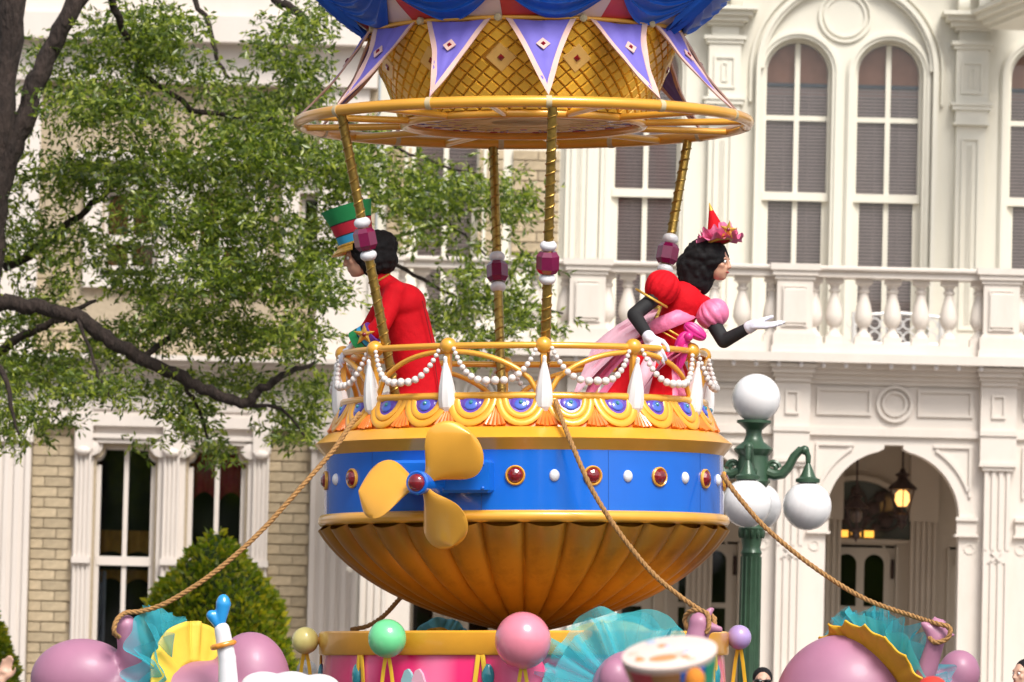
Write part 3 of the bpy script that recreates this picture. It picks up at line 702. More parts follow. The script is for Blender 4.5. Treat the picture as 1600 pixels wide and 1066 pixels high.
# ================================================================== leaves
def leaves(name, m, P, D, size, parent, asp=.36, jit=.5):
    """many small folded leaves: P positions, D directions (N,3)"""
    n = len(P); D = D / np.linalg.norm(D, axis=1, keepdims=True)
    up = np.random.normal(size=(n, 3)); s = np.cross(D, up); s /= np.linalg.norm(s, axis=1, keepdims=True); nn = np.cross(s, D)
    L = size * (1 + jit * (np.random.rand(n, 1) * 2 - 1)); W = L * asp
    a = P; b = P + D * L * .5 + s * W * .5 + nn * W * .15; c = P + D * L; d = P + D * L * .5 - s * W * .5 + nn * W * .15
    V = np.stack([a, b, c, d], 1).reshape(-1, 3); org = V.mean(0); V = V - org
    base = np.arange(n) * 4; tri = np.stack([base, base + 1, base + 2, base, base + 2, base + 3], 1).reshape(-1, 3)
    me = bpy.data.meshes.new(name); me.vertices.add(len(V)); me.vertices.foreach_set('co', V.ravel())
    me.loops.add(tri.size); me.loops.foreach_set('vertex_index', tri.ravel().astype(np.int32))
    me.polygons.add(len(tri)); me.polygons.foreach_set('loop_start', (np.arange(len(tri)) * 3).astype(np.int32)); me.update(calc_edges=True); me.validate()
    me.materials.append(m); o = bpy.data.objects.new(name, me); COL.objects.link(o); place(o, org.tolist(), parent); o['kind'] = 'stuff'; return o

# topiary
def topiary(px, Y, prof, label, name='topiary_shrub'):
    c = raw(px, 950, Y); t = thing(name, (c.x, Y, 0), label, 'shrub', 'clipped cone shrubs by the town building'); s = SC(Y)
    pr = [(r_ * s, raw(px, y_, Y).z) for r_, y_ in prof]
    MB().lathe([(r_ * .9, z_ - .03) for r_, z_ in pr][::-1], 28, Matrix.Translation((c.x, Y, 0))).build('inner_growth', TOPI, t)
    MB().tube([(c.x, Y, 0), (c.x, Y, pr[-1][1] + .1)], .07, 8).build('stem', BARK, t)
    pts = []; zs = np.array([p[1] for p in pr]); rs = np.array([p[0] for p in pr])
    N = 26000; zz = zs[-1] + (zs[0] - zs[-1]) * (1 - np.sqrt(np.random.rand(N)))
    rr = np.interp(zz, zs[::-1], rs[::-1]) * (1 + .05 * np.sin(zz * 9 + 1)); a = np.random.rand(N) * 2 * pi
    rr = rr * (1 + .045 * np.sin(a * 7 + zz * 11) + .03 * np.sin(a * 17 - zz * 23)) * (.90 + .12 * np.random.rand(N))
    P = np.stack([c.x + rr * np.sin(a), Y - rr * np.cos(a), zz], 1)
    D = np.stack([np.sin(a), -np.cos(a), np.full(N, .8)], 1) + np.random.normal(size=(N, 3)) * .6
    leaves('foliage', LEAFT, P, D, .075, t, .5); return t
topiary(335, 57.5, [(2, 830), (16, 842), (39, 865), (63, 892), (84, 922), (100, 955), (112, 995), (118, 1040), (118, 1085), (104, 1150), (80, 1190)], 'dense green cone topiary with yellowish tips beside the tall brick building window')
topiary(-48, 57.0, [(2, 915), (22, 935), (42, 970), (56, 1000), (66, 1040), (70, 1085), (60, 1170)], 'dark clipped shrub cut off at the lower left picture edge')

# ================================================================== oak tree
YT = 54.0; tS = SC(YT)
oak = thing('oak_tree', (raw(-70, 1000, YT).x, YT, 0), 'large live oak with dark twisting limbs and small glossy leaves before the brick building', 'tree')
def limb(name, pts, rad, parent, wob=.035):
    P = []; R = []
    for i in range(len(pts) - 1):
        (x0, y0, *d0), (x1, y1, *d1) = pts[i], pts[i + 1]; d0 = d0[0] if d0 else 0; d1 = d1[0] if d1 else 0
        for j in range(5):
            t = j / 5; q = raw(x0 + (x1 - x0) * t, y0 + (y1 - y0) * t, YT + d0 + (d1 - d0) * t)
            P.append(q + Vector([random.uniform(-wob, wob) * .6 for _ in range(3)])); R.append((rad[i] + (rad[i + 1] - rad[i]) * t) * tS * random.uniform(.93, 1.1))
    x, y, *d = pts[-1]; P.append(raw(x, y, YT + (d[0] if d else 0))); R.append(rad[-1] * tS)
    return MB().tube(P, R, 10).build(name, BARK, parent, smooth=60)
limb('trunk', [(-85, 1260), (-74, 1000), (-58, 760), (-42, 560), (-26, 440), (-12, 310), (4, 160), (22, 0), (40, -200)], [52, 42, 36, 32, 27, 24, 22, 21, 18], oak)
LIMBS = [
 ([(-12, 350), (15, 245), (45, 165), (78, 75), (118, 5), (175, -60)], [20, 20, 19, 18, 17, 14]),
 ([(-20, 470), (30, 476), (75, 482), (120, 494), (165, 528), (220, 560), (285, 592), (340, 616), (388, 632), (404, 612), (440, 587), (492, 566, .4)], [16, 14, 13, 13, 13, 12, 11, 10, 9, 8, 6, 3]),
 ([(-20, 560, .5), (40, 525, .4), (95, 498, .3), (150, 470, .5)], [10, 8, 6, 3]),
 ([(10, 420, .8), (70, 382, 1), (115, 345, 1), (165, 300, 1), (215, 262, 1.2)], [9, 8, 7, 5, 3]),
 ([(400, -30, .5), (440, 5, .5), (468, 22, .5), (478, 48, .5), (505, 62, .7)], [9, 8, 8, 5, 3]),
 ([(290, -30, 1), (325, 40, 1), (340, 92, 1), (358, 122, 1)], [6, 5, 4, 3]),
 ([(220, 560, 0), (300, 500, .5), (420, 430, 1), (560, 380, 1.5), (700, 350, 2), (760, 400, 2)], [6, 5, 5, 4, 3, 2]),
 ([(560, 380, 1.5), (650, 430, 1.8), (720, 470, 2), (800, 470, 2), (880, 490, 2)], [4, 4, 3, 3, 2]),
 ([(165, -20, -.4), (200, 60, 0), (215, 110, .3), (205, 160, .5), (140, 200, .6)], [8, 6, 5, 4, 2]),
 ([(215, 110, .3), (300, 170, .6), (400, 190, 1), (520, 180, 1.4), (640, 240, 1.8), (760, 280, 2)], [5, 5, 4, 4, 3, 2]),
 ([(285, 592, 0), (310, 640, .2), (325, 690, .3)], [4, 3, 2]),
 ([(388, 632, 0), (440, 640, .2), (475, 680, .3)], [4, 3, 2]),
 ([(-30, 520, -.6), (10, 600, -.7), (30, 680, -.8)], [7, 5, 2]),
 ([(120, 494, 0), (150, 580, -.3), (170, 620, -.4)], [4, 3, 2]),
]
for pts, rad in LIMBS: limb('limb', pts, [r_ * .86 for r_ in rad], oak)
CL = [(60, 110, 60, 90, .35), (180, 60, 110, 65, .9), (255, 50, 70, 60, .9), (130, 170, 70, 55, .55), (205, 165, 90, 60, .75), (310, 110, 60, 55, .45), (380, 150, 80, 60, .7), (425, 60, 60, 50, .75), (485, 40, 50, 45, .7),
 (470, 125, 60, 60, .85), (95, 265, 95, 60, .8), (220, 260, 110, 60, 1), (340, 240, 100, 70, .95), (430, 240, 90, 70, .95), (520, 245, 80, 65, .8), (560, 195, 60, 55, .7), (640, 255, 80, 50, .6), (700, 285, 65, 50, .7), (790, 285, 75, 60, .65),
 (50, 370, 80, 60, .85), (160, 365, 80, 50, .6), (300, 345, 90, 50, .8), (400, 345, 90, 60, .95), (490, 360, 55, 60, .75), (95, 440, 60, 30, .45), (220, 430, 80, 42, .95), (330, 430, 90, 50, 1), (430, 430, 90, 50, 1), (505, 440, 45, 55, .8),
 (280, 500, 90, 48, .8), (380, 512, 80, 50, .95), (470, 520, 70, 52, .85), (55, 560, 60, 50, .8), (15, 625, 32, 80, .85), (118, 590, 55, 45, .75), (180, 605, 60, 38, .5), (260, 612, 70, 48, .6), (300, 655, 48, 42, .75), (330, 695, 40, 35, .6),
 (445, 640, 55, 48, .65), (470, 672, 38, 26, .6), (215, 685, 32, 18, .35), (740, 440, 62, 62, .8), (695, 480, 40, 50, .7), (800, 480, 60, 48, .85), (872, 493, 38, 22, .5), (740, 522, 60, 38, .65), (820, 410, 50, 40, .35), (650, 345, 42, 40, .6), (720, 350, 60, 40, .35), (560, 300, 60, 60, .6), (640, 300, 60, 40, .6), (20, 690, 15, 25, .5), (-30, 300, 60, 200, .6), (25, 490, 60, 45, .8), (45, 655, 48, 42, .75), (485, 600, 42, 42, .7), (150, 535, 75, 40, .6), (10, 570, 50, 50, .7), (90, 640, 40, 25, .5), (390, 590, 50, 30, .5), (185, 503, 60, 32, .75), (335, 592, 60, 32, .65), (70, 462, 45, 25, .6), (130, 520, 40, 25, .5), (230, 330, 60, 40, .5)]
Ps = []; Ds = []
for cx, cy, rx, ry, den in CL:
    nsp = int(rx * ry * den * random.uniform(.75, 1.15) / 17.5)
    c = raw(cx, cy, YT)
    dep = random.uniform(-.3, 1.6) if cx < 560 else random.uniform(1.2, 2.2)
    for _ in range(nsp):
        while True:
            q = np.random.uniform(-1, 1, 3)
            if (q ** 2).sum() < 1: break
        q = q * (.35 + .65 * abs(random.gauss(.8, .3)))
        w = np.array([c.x + q[0] * rx * tS, YT + dep + q[1] * .8, c.z + q[2] * ry * tS])
        sp = np.array([random.uniform(-1, 1), random.uniform(-1, 1), random.uniform(-.7, .35)]); sp /= np.linalg.norm(sp)
        nl = random.randint(7, 11)
        for i in range(nl):
            Ps.append(w + sp * .022 * i + np.random.normal(size=3) * .006); Ds.append(sp * .7 + np.random.normal(size=3) * .55 + np.array([0, 0, -.12]))
leaves('crown', LEAF, np.array(Ps), np.array(Ds), .070, oak, .34)
# the park trees across the street, which the windows and globes mirror
n_ = 9000; tx = np.random.choice(np.arange(-66, 67, 7.0), n_) + np.random.normal(size=n_) * 2.1; hgt_ = 8 + 2.5 * np.sin(tx * .37) + 1.5 * np.sin(tx * .9); tz = 2 + (hgt_ - 2) * np.random.rand(n_) ** .8
pk = leaves('park_trees', LEAF, np.stack([tx, -34 + np.random.normal(size=n_) * 2.2, tz], 1), np.random.normal(size=(n_, 3)), 1.2, None, .8)
print('oak leaves', len(Ps), 'bricks', nb)

# ================================================================== the balloon float (level frame, tilted with the street camber at the end)
U = PXM
TA = Matrix.Translation((FX, FD, 0))
def pol(r, th, py=None, z=None):           # r in px, th degrees from the camera side towards the right, py on the axis plane
    a = radians(th); return Vector((FX + r * U * sin(a), FD - r * U * cos(a), zf(py) if z is None else z))
def frame(th, tilt=0):                     # columns: tangent (right), outward normal, up-slope ; tilt leans the normal upward
    a = radians(th); t = Vector((cos(a), sin(a), 0)); o = Vector((sin(a), -cos(a), 0)); up = Vector((0, 0, 1))
    n = o * cos(tilt) + up * sin(tilt); s = up * cos(tilt) - o * sin(tilt); return rot_frame(t, n, s)
fl = thing('balloon_float', (FX, FD, 0), 'gold and blue hot air balloon parade float with striped balloon, jewelled basket and big propeller', 'parade float')
FLOAT_THINGS.append(fl)
def prof(*a): return [(r * U, zf(y)) for r, y in a]
# drum pedestal
def pink_mat():
    m = PINKM; t = m.node_tree; N = t.nodes; L = t.links; b = N['Principled BSDF']
    tc = N.new('ShaderNodeTexCoord'); sp = N.new('ShaderNodeSeparateXYZ'); L.new(tc.outputs['Object'], sp.inputs[0])
    at2 = N.new('ShaderNodeMath'); at2.operation = 'ARCTAN2'; L.new(sp.outputs['X'], at2.inputs[0]); L.new(sp.outputs['Y'], at2.inputs[1])
    mu = N.new('ShaderNodeMath'); mu.operation = 'MULTIPLY'; mu.inputs[1].default_value = 14; L.new(at2.outputs[0], mu.inputs[0])
    co = N.new('ShaderNodeMath'); co.operation = 'COSINE'; L.new(mu.outputs[0], co.inputs[0])
    mr = N.new('ShaderNodeMapRange'); mr.inputs['From Min'].default_value = -.2; mr.inputs['From Max'].default_value = 1; L.new(co.outputs[0], mr.inputs[0])
    mx = N.new('ShaderNodeMix'); mx.data_type = 'RGBA'; mx.inputs['A'].default_value = (.82, .015, .16, 1); mx.inputs['B'].default_value = (.86, .16, .34, 1)
    L.new(mr.outputs[0], mx.inputs['Factor']); L.new(mx.outputs['Result'], b.inputs['Base Color'])
pink_mat()
drum = MB().lathe(prof((300, 1355), (318, 1350), (322, 1200), (313, 1023), (311, 995), (0, 995)), 72, TA).build('drum', PINKM, fl, org=(FX, FD, .9))
tag(drum, 'bright pink drum pedestal under the basket')
MB().lathe(prof((311, 1024), (318, 1024), (320, 1021), (320, 990), (317, 987), (306, 987), (306, 992), (0, 993)), 72, TA).build('drum_rim', GOLD, drum)
for th in range(-172, 189, 40):
    for s in (-1, 1):
        a = pol(317, th + s * .6, 1024); b = pol(324, th + s * 5.5, 1250)
        MB().tube([a, b], .02, 6, flat=.5, up=(sin(radians(th)), -cos(radians(th)), 0)).build('drum_cord', mat('yellow cord', (.80, .50, .03), .5), drum)
def put(mb, name, m, parent, org, R=None, smooth=35):
    o = mb.build(name, m, parent, org=(0, 0, 0), smooth=smooth); place(o, org, parent, R); return o
def series(mb, name, m, parent, spots, smooth=35):      # spots: (org, R); copies share the mesh
    src = put(mb, name, m, parent, spots[0][0], spots[0][1], smooth); res = [src]
    for p, R in spots[1:]: res.append(inst(src, p, parent, R))
    return res
series(MB().ball((0, 0, 0), (.05, .03, .095), 16, 10), 'drum_gem', TEALG, drum, [(pol(316, th, 1056), frame(th)) for th in (-54, -10, 32, 70, 110, 150, 190, 230, 270)])
PALE = mat('pale petal paint', (.62, .62, .66), .4); PALET = mat('pale teal paint', (.28, .52, .56), .4); PALEP = mat('pale pink petal paint', (.72, .40, .50), .4)
for th, mm in ((-33.5, PALET), (-30, PALEP), (7, PALET), (10.5, PALE), (46, PALEP), (49.5, PALET)):
    put(MB().prism([(-.055, -.1), (-.06, .0), (-.03, .07), (0, .085), (.03, .05), (.07, -.06), (.06, -.1)], -.015, .02), 'drum_petal', mm, drum, pol(316, th, 1062), frame(th))
# scalloped hull of convex gores
HP = [(311, 822), (305, 832), (288, 856), (261, 883), (228, 907), (194, 927), (165, 941), (136, 953), (89, 968), (52, 979), (40, 985)]
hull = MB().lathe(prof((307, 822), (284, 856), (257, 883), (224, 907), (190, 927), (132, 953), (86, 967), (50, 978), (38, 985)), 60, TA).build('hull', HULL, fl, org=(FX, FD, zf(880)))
def hull_r(t):                                          # half width along the depth of the hull
    ys = [822, 840, 860, 880, 900, 920, 940, 955, 968, 980, 986]; rs = [313, 300.5, 284, 264, 238, 206, 167, 131, 92, 52, 36]
    y_ = 822 + 164 * t; return float(np.interp(y_, YSM, RSM)), y_
_y = np.array([822, 840, 860, 880, 900, 920, 940, 955, 968, 980, 990]); _r = np.array([313, 300.5, 284, 264, 238, 206, 167, 132, 94, 52, 14])
_c = np.polyfit(_y - 900, _r, 4); YSM = np.linspace(822, 988, 80); RSM = np.polyval(_c, YSM - 900)
HPs = [hull_r(i / 26) for i in range(27)]
gm = MB(); NG = 10; vs = []; fs = []
for i, (r_, y_) in enumerate(HPs):
    for j in range(NG + 1):
        q = j / NG * 2 - 1; a = radians(6) * q; b_ = (1 - abs(q) ** 2.2) ; bul = r_ * .040 * b_ - 3.0 * (abs(q) > .99)
        vs.append(((r_ + bul * .72) * U * sin(a), -(r_ + bul * .72) * U * cos(a), zf(y_) - zf(880) - bul * U * .66))
for i in range(len(HPs) - 1):
    for j in range(NG): fs.append((i * (NG + 1) + j, i * (NG + 1) + j + 1, (i + 1) * (NG + 1) + j + 1, (i + 1) * (NG + 1) + j))
gm.add(vs, fs)
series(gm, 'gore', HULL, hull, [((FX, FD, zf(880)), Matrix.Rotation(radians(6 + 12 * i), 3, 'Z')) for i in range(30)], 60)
MB().lathe(prof((306, 824), (318, 823), (321.5, 818), (321, 811), (317, 806), (308, 804.5)), 96, TA).build('hull_rim', GOLDS, hull, smooth=70)
# blue band, jewels, gearbox
band = MB().lathe(prof((312, 806), (312, 711), (304, 711)), 120, TA).build('blue_band', BLUE, fl, org=(FX, FD, zf(758)))
ang = [-2.5 + 10.9 * i for i in range(33)]
red_s = [a for i, a in enumerate(ang) if i % 2 == 0 and not (-46 < a < -15)]; white_s = [a for i, a in enumerate(ang) if i % 2 == 1 and not (-46 < a < -15) and not (314 < a < 345)]
red_s = [a for a in red_s if not (314 < a < 346)]
Rx = Matrix.Rotation(pi / 2, 3, 'X')
bez = series(MB().lathe([(.076, 0), (.076, .014), (.068, .022), (.060, .016), (.06, 0)], 28), 'bezel', GOLDS, band, [(pol(312, a, 753), frame(a) @ Matrix.Rotation(-pi / 2, 3, 'X')) for a in red_s])
series(MB().lathe([(.062, .0), (.062, .014), (.045, .034), (.024, .044), (0, .046)], 9), 'red_jewel', RUBY, band, [(pol(312, a, 753), frame(a) @ Matrix.Rotation(-pi / 2, 3, 'X')) for a in red_s], smooth=12)
series(MB().ball((0, 0, 0), (.040, .03, .046), 16, 10), 'white_jewel', WHITE, band, [(pol(312, a, 753), frame(a)) for a in white_s])
for i in range(10): MB().lathe([(312.25 * U, zf(805.5)), (312.25 * U, zf(711.5))], 1, TA, a0=radians(24 + 36 * i), a1=radians(24.16 + 36 * i)).build('panel_joint', mat('joint blue', (.002, .06, .30), .4), band, smooth=0)
PA = -23.7                                              # direction of the propeller shaft
Rp = frame(PA)
hubp = pol(366, PA, 766) + Vector((0, 0, 0))
gb = MB().bx(-.40, .37, -.16, .24, -.135, .115, bev=.022)
gbx = put(gb, 'gearbox', BLUE, fl, pol(312, -22, 753), Matrix.Rotation(radians(-14), 3, 'Z'))
for x_ in (-.35, .32):
    for z_ in (-.10, .08): put(MB().ball((0, 0, 0), (.014, .010, .014), 8, 6), 'bolt', BLUE, gbx, WM[gbx] @ Vector((x_, -.162, z_)), WM[gbx].to_3x3())
# propeller
prop = put(MB().lathe([(.10, -.34), (.10, -.05), (.085, .0), (.085, .12), (.092, .125), (.092, .17), (.08, .185), (.066, .18)], 32), 'propeller', BLUE, fl, hubp, Rp @ Matrix.Rotation(-pi / 2, 3, 'X'))
put(MB().ball((0, 0, 0), (.068, .068, .05), 20, 12), 'propeller_jewel', RUBY, prop, hubp + Rp @ Vector((0, .18, 0)), Rp @ Matrix.Rotation(-pi / 2, 3, 'X'))
def blade(an, L, Wd, pitch, skew=.0, camb=.05):
    nu, nv = 22, 16; top = []; bot = []
    for i in range(nu + 1):
        t = 1 - (1 - i / nu) ** 1.7
        w = Wd * (.17 + .83 * sin(pi / 2 * t / .60) ** 1.5 if t < .60 else math.sqrt(max(0, 1 - ((t - .60) / .40) ** 2)) ** .92)
        w = max(w, .002); pt_ = pitch * (1.25 - .55 * t)
        for j in range(nv + 1):
            s_ = j / nv * 2 - 1; x = .05 + L * t; y = s_ * w / 2 + skew * t * t; zc = camb * (1 - s_ * s_) * t - .05 * t * t
            th_ = .022 * (1 - s_ ** 4) * (1 - .75 * t) * (1 if t < 1 else .1) + .002
            yy = y * cos(pt_) - zc * sin(pt_); zz = y * sin(pt_) + zc * cos(pt_)
            ny, nz = -sin(pt_), cos(pt_)
            ca, sa = cos(radians(an)), sin(radians(an))
            for arr, sg in ((top, 1), (bot, -1)):
                Y = yy + ny * th_ * sg; Z = zz + nz * th_ * sg
                arr.append((x * ca - Y * sa, Z + .06, x * sa + Y * ca))
    n = (nu + 1) * (nv + 1); m_ = MB(); fs = []
    for i in range(nu):
        for j in range(nv):
            a = i * (nv + 1) + j; q = (a, a + 1, a + nv + 2, a + nv + 1); fs.append(q); fs.append(tuple(x + n for x in q[::-1]))
    edge = [j for j in range(nv + 1)] + [i * (nv + 1) + nv for i in range(1, nu + 1)] + [nu * (nv + 1) + j for j in range(nv - 1, -1, -1)] + [i * (nv + 1) for i in range(nu - 1, 0, -1)]
    for q in range(len(edge)): a, b = edge[q], edge[(q + 1) % len(edge)]; fs.append((a, a + n, b + n, b))
    m_.add(top + bot, fs); return put(m_, 'blade', GOLDS, prop, hubp, Rp, 60)
for an in (41, 184, 296): blade(an, .485, .50, radians(30), .02)
# faceted gold collar
MB().lathe(prof((296, 679), (306, 679), (327, 696), (312, 714), (305, 714), (296, 700)), 96, TA).build('collar', GOLD, fl, smooth=12)
# shingled skirt: scallops with violet insets, orange fans between
sk = MB().lathe(prof((302, 680), (278, 634)), 96, TA).build('scallop_skirt', ORANGE, fl, org=(FX, FD, zf(656)))
tilt = math.atan2(24, 46)
scl = []; ssp = []
for i in range(24):
    a = -1 + 15 * i; ssp.append((pol(279.5, a, 637), frame(a, tilt)))
def U_path(w, h, n=14): return [(w * cos(pi * i / n), -h * sin(pi * i / n)) for i in range(n + 1)]
pl = MB().prism([(.178, .0)] + [(x, z) for x, z in U_path(.178, .232)] + [(-.178, 0)], -.01, .022)
for sc_, rr, yy in ((.91, .030, .018), (.66, .026, .026)): pl.tube([(x, yy, z) for x, z in U_path(.182 * sc_, .236 * sc_)], rr, 10, flat=.5, up=(0, 1, 0))
scs = series(pl, 'scallop', GOLD, sk, ssp)
pin = MB().prism([(x, z - .002) for x, z in U_path(.095, .135)], .02, .030); pin.ball((0, .03, -.045), (.082, .014, .06), 16, 8)
bin_ = MB().ball((0, .034, -.058), (.055, .014, .052), 16, 8)
gem = MB().ball((0, .046, -.05), (.016, .016, .018), 10, 8)
for (m_, nme, mt) in ((pin, 'scallop_inset', PURPD), (bin_, 'inset_centre', BLUEP), (gem, 'teal_gem', TEALG)): series(m_, nme, mt, sk, ssp)
fan = MB()
for q in (-2, -1, 0, 1, 2):
    fan.tube([(q * .006, .006, -.04), (q * .020, .014, -.15), (q * .036, .018, -.232 - .006 * (2 - abs(q)))], [.010, .014, .018], 8)
series(fan, 'orange_fan', ORANGE, sk, [(pol(279.5, a + 7.5, 637), frame(a + 7.5, tilt)) for a in [-1 + 15 * i for i in range(24)]])
# basket floor and inner wall
MB().lathe(prof((276, 634), (276, 722), (0, 722)), 64, TA).build('basket_floor', mat('basket inside paint', (.22, .13, .06), .6), fl)
# railing
rail = MB(); RR = 283
rail.tube([pol(RR, i * 5, 632) for i in range(72)], 6.5 * U, 12, closed=True)
rail = rail.build('bottom_rail', GOLDS, fl, smooth=60)
MB().tube([pol(RR, i * 5, 555) for i in range(72)], 5.0 * U, 12, closed=True).build('top_rail', GOLDS, fl, smooth=60)
PT = [6 + 30 * i for i in range(12)]
series(MB().ball((0, 0, 0), 13 * U, 20, 14), 'rail_ball', GOLDS, fl, [(pol(RR, a, 555), frame(a)) for a in PT], 60)
MBp = MB().bx(-.022, .022, -.02, .02, zf(630) - zf(592), zf(562) - zf(592), bev=.004)
series(MBp, 'rail_post', GOLDS, fl, [(pol(RR, a, 592), frame(a)) for a in PT])
for a in (36 + 60 * i for i in range(6)):
    pts = []
    for i in range(21):
        q = i / 10 - 1; pts.append(pol(RR, a + q * 28.5, 629 - 66 * (1 - q * q) ** .62))
    MB().tube(pts, 4.2 * U, 8).build('rail_arch', GOLDS, fl, smooth=60)
# pearls
pm = {}
psrc = None; sw = []
def pearl_pt(a, q): return pol(RR + 7 + 12 * (1 - q * q), a + 15 + q * 12.6, 560 + 55 * (1 - abs(q) ** 2.7) - 6 * (1 - abs(q)))
for a in PT:
    q = -1.0; last = pearl_pt(a, q); rr = 3.4; sw.append((last, rr))
    while q < .99:
        r2 = 3.4 + 3.3 * (1 - abs(q) ** 1.5); q += .004
        p = pearl_pt(a, q)
        if (p - last).length >= (rr + r2) * U * 1.04: sw.append((p, r2)); last = p; rr = r2
src = None
for p, rr in sw:
    if src is None: src = put(MB().ball((0, 0, 0), U, 14, 10), 'pearl', PEARL, fl, p)
    o = src if p is sw[0][0] else src.copy()
    if o is not src: COL.objects.link(o)
    place(o, p, fl, Matrix.Diagonal((rr, rr, rr)))
ts = MB(); hh = .44
ts.lathe([(.008, 0), (.017, -.015), (.015, -.05), (.036, -.12), (.060, -.23), (.071, -.33), (.066, -.385), (.050, -.42), (.026, -.435), (0, -.437)], 9)
series(ts, 'faceted_drop', CRYST, fl, [(pol(RR + 12, a, 571), frame(a) @ Matrix.Rotation(radians(-7), 3, 'X') @ Matrix.Rotation(.3 * i, 3, 'Z')) for i, a in enumerate(PT)], smooth=14)
# upper hoop
hz0 = 193
hoop = MB(); hoop.tube([pol(352, i * 3.75, hz0) for i in range(96)], 9 * U, 14, closed=True)
hoop = hoop.build('upper_hoop', GOLDS, fl, smooth=60)
MB().tube([pol(188, i * 5, hz0 + 2) for i in range(72)], 7 * U, 12, closed=True).build('inner_hoop', GOLDS, hoop, smooth=60)
for i in range(12): MB().tube([pol(188, 21 + 30 * i, hz0 + 2), pol(350, 21 + 30 * i, hz0 + 2)], 5.5 * U, 10).build('spoke', GOLDS, hoop, smooth=60)
WRAP = mat('hoop tape', (.55, .44, .26), .5)
for i in range(12):
    a = 6 + 30 * i; p0 = pol(352, a - .7, hz0); p1 = pol(352, a + .7, hz0); MB().tube([p0, p1], 9.7 * U, 14).build('hoop_clip', WRAP, hoop)
# painted disc under the cone
dz = zf(hz0 - 2)
disc = MB().lathe([(0, dz), (184 * U, dz), (184 * U, dz + .03), (0, dz + .03)], 64, TA).build('painted_disc', mat('disc cream paint', (.82, .76, .74), .5), fl)
YEL = mat('disc yellow paint', (.66, .42, .06), .5); 
for r0, r1 in ((42, 52), (0, 16), (150, 154)):
    MB().lathe([(r0 * U, dz - .004), (r1 * U, dz - .004), (r1 * U, dz - .001), (r0 * U, dz - .001)], 48, TA).build('disc_ring', YEL, disc)
RED_P = mat('disc red paint', (.40, .03, .04), .4)
for i in range(16):
    a = 22.5 * i; c = pol(112, a, z=dz - .006)
    MB().tube([c + Vector((34 * U * cos(t), 34 * U * sin(t), 0)) for t in [2 * pi * j / 20 for j in range(20)]], 2.2 * U, 6, closed=True, flat=.12, up=(0, 0, 1)).build('disc_scroll', YEL, disc)
    for rr, mm in ((112, RED_P), (136, PURPD), (165, PURPD), (172, RED_P)):
        p = pol(rr, a + (11 if rr > 150 else 0) + (5 if rr == 172 else 0), z=dz - .004); put(MB().lathe([(0, -.004), (6 * U, -.003), (6 * U, .003), (0, .003)], 8), 'disc_jewel', mm, disc, p)
for i in range(32): put(MB().prism([(-5 * U, 0), (0, 24 * U), (5 * U, 0), (0, -10 * U)], -.002, .002), 'disc_petal', PURPD if i % 2 else YEL, disc, pol(140, i * 11.25, z=dz - .006), rot_frame((cos(radians(i * 11.25)), sin(radians(i * 11.25)), 0), (0, 0, 1), (sin(radians(i * 11.25)), -cos(radians(i * 11.25)), 0)))
# lattice cone with quilted tiles
c_y0, c_y1, c_r0, c_r1 = 58, 188, 243, 191
cone = MB().lathe(prof((c_r1, c_y1), (c_r0, c_y0)), 96, TA).build('lattice_cone', GROOVE, fl, org=(FX, FD, zf(120)))
slope = math.atan2((c_r0 - c_r1), (c_y1 - c_y0))
NR = 12; ctl = -slope; hgt = (c_y1 - c_y0) / cos(slope)
ncol = 52; da = 360 / ncol; step = (c_y1 - c_y0) / (NR + .0)
BIG = [21 + 30 * i for i in range(12)]
tiles = MB(); count = 0; rest = MB(); tm = {}
for row in range(NR + 1):
    yc = c_y0 + row * step; rr = c_r0 + (c_r1 - c_r0) * (yc - c_y0) / (c_y1 - c_y0)
    w = rr * radians(da) * U * .5; h = step * U / cos(slope) * 1.0
    for ccc in range(ncol):
        a = (ccc + (.5 if row % 2 else 0)) * da + 21 - da * .5
        a = (a + 180) % 360 - 180
        big = any(abs((a - b + 180) % 360 - 180) * pi / 180 * rr + abs(yc - 112) < 21 for b in BIG)
        if big: continue
        def diamond(k1, dpt): return [(0, dpt, -h * k1), (w * k1, dpt, 0), (0, dpt, h * k1), (-w * k1, dpt, 0)]
        top_cut = row == 0; bot_cut = row == NR
        key = row
        if key not in tm:
            d0, d1 = diamond(.92, .0), diamond(.74, .018)
            if row == 0: d0[2] = (0, 0, 0); d1[2] = (0, .018, -.001)
            if row == NR: d0[0] = (0, 0, 0); d1[0] = (0, .018, .001)
            tm[key] = MB().add(d0 + d1, [(4, 5, 6, 7)] + [(i, (i + 1) % 4, 4 + (i + 1) % 4, 4 + i) for i in range(4)]).mesh('lattice_tile', TILE, 0)
        p = pol(rr + 1, a, yc); R = frame(a, -slope)
        if abs(a) < 100 and count < 298:
            o = bpy.data.objects.new('lattice_tile', tm[key]); COL.objects.link(o); place(o, p, cone, R); count += 1
        else:
            me = tm[key]; rest.add([v.co for v in me.vertices], [tuple(f.vertices) for f in me.polygons], Matrix.Translation(p) @ R.to_4x4())
ro = rest.build('lattice_tile', TILE, cone, smooth=0); ro['kind'] = 'stuff'
rB = c_r0 + (c_r1 - c_r0) * (112 - c_y0) / (c_y1 - c_y0)
bs = [(pol(rB + 1.5, a, 112), frame(a, -slope)) for a in BIG]
d = 25 * U
series(MB().add([(0, .0, -d), (d, .0, 0), (0, .0, d), (-d, .0, 0), (0, .022, -d * .9), (d * .9, .022, 0), (0, .022, d * .9), (-d * .9, .022, 0)], [(4, 5, 6, 7)] + [(i, (i + 1) % 4, 4 + (i + 1) % 4, 4 + i) for i in range(4)]), 'diamond_plate', TILED, cone, bs, 0)
d2 = 6.5 * U
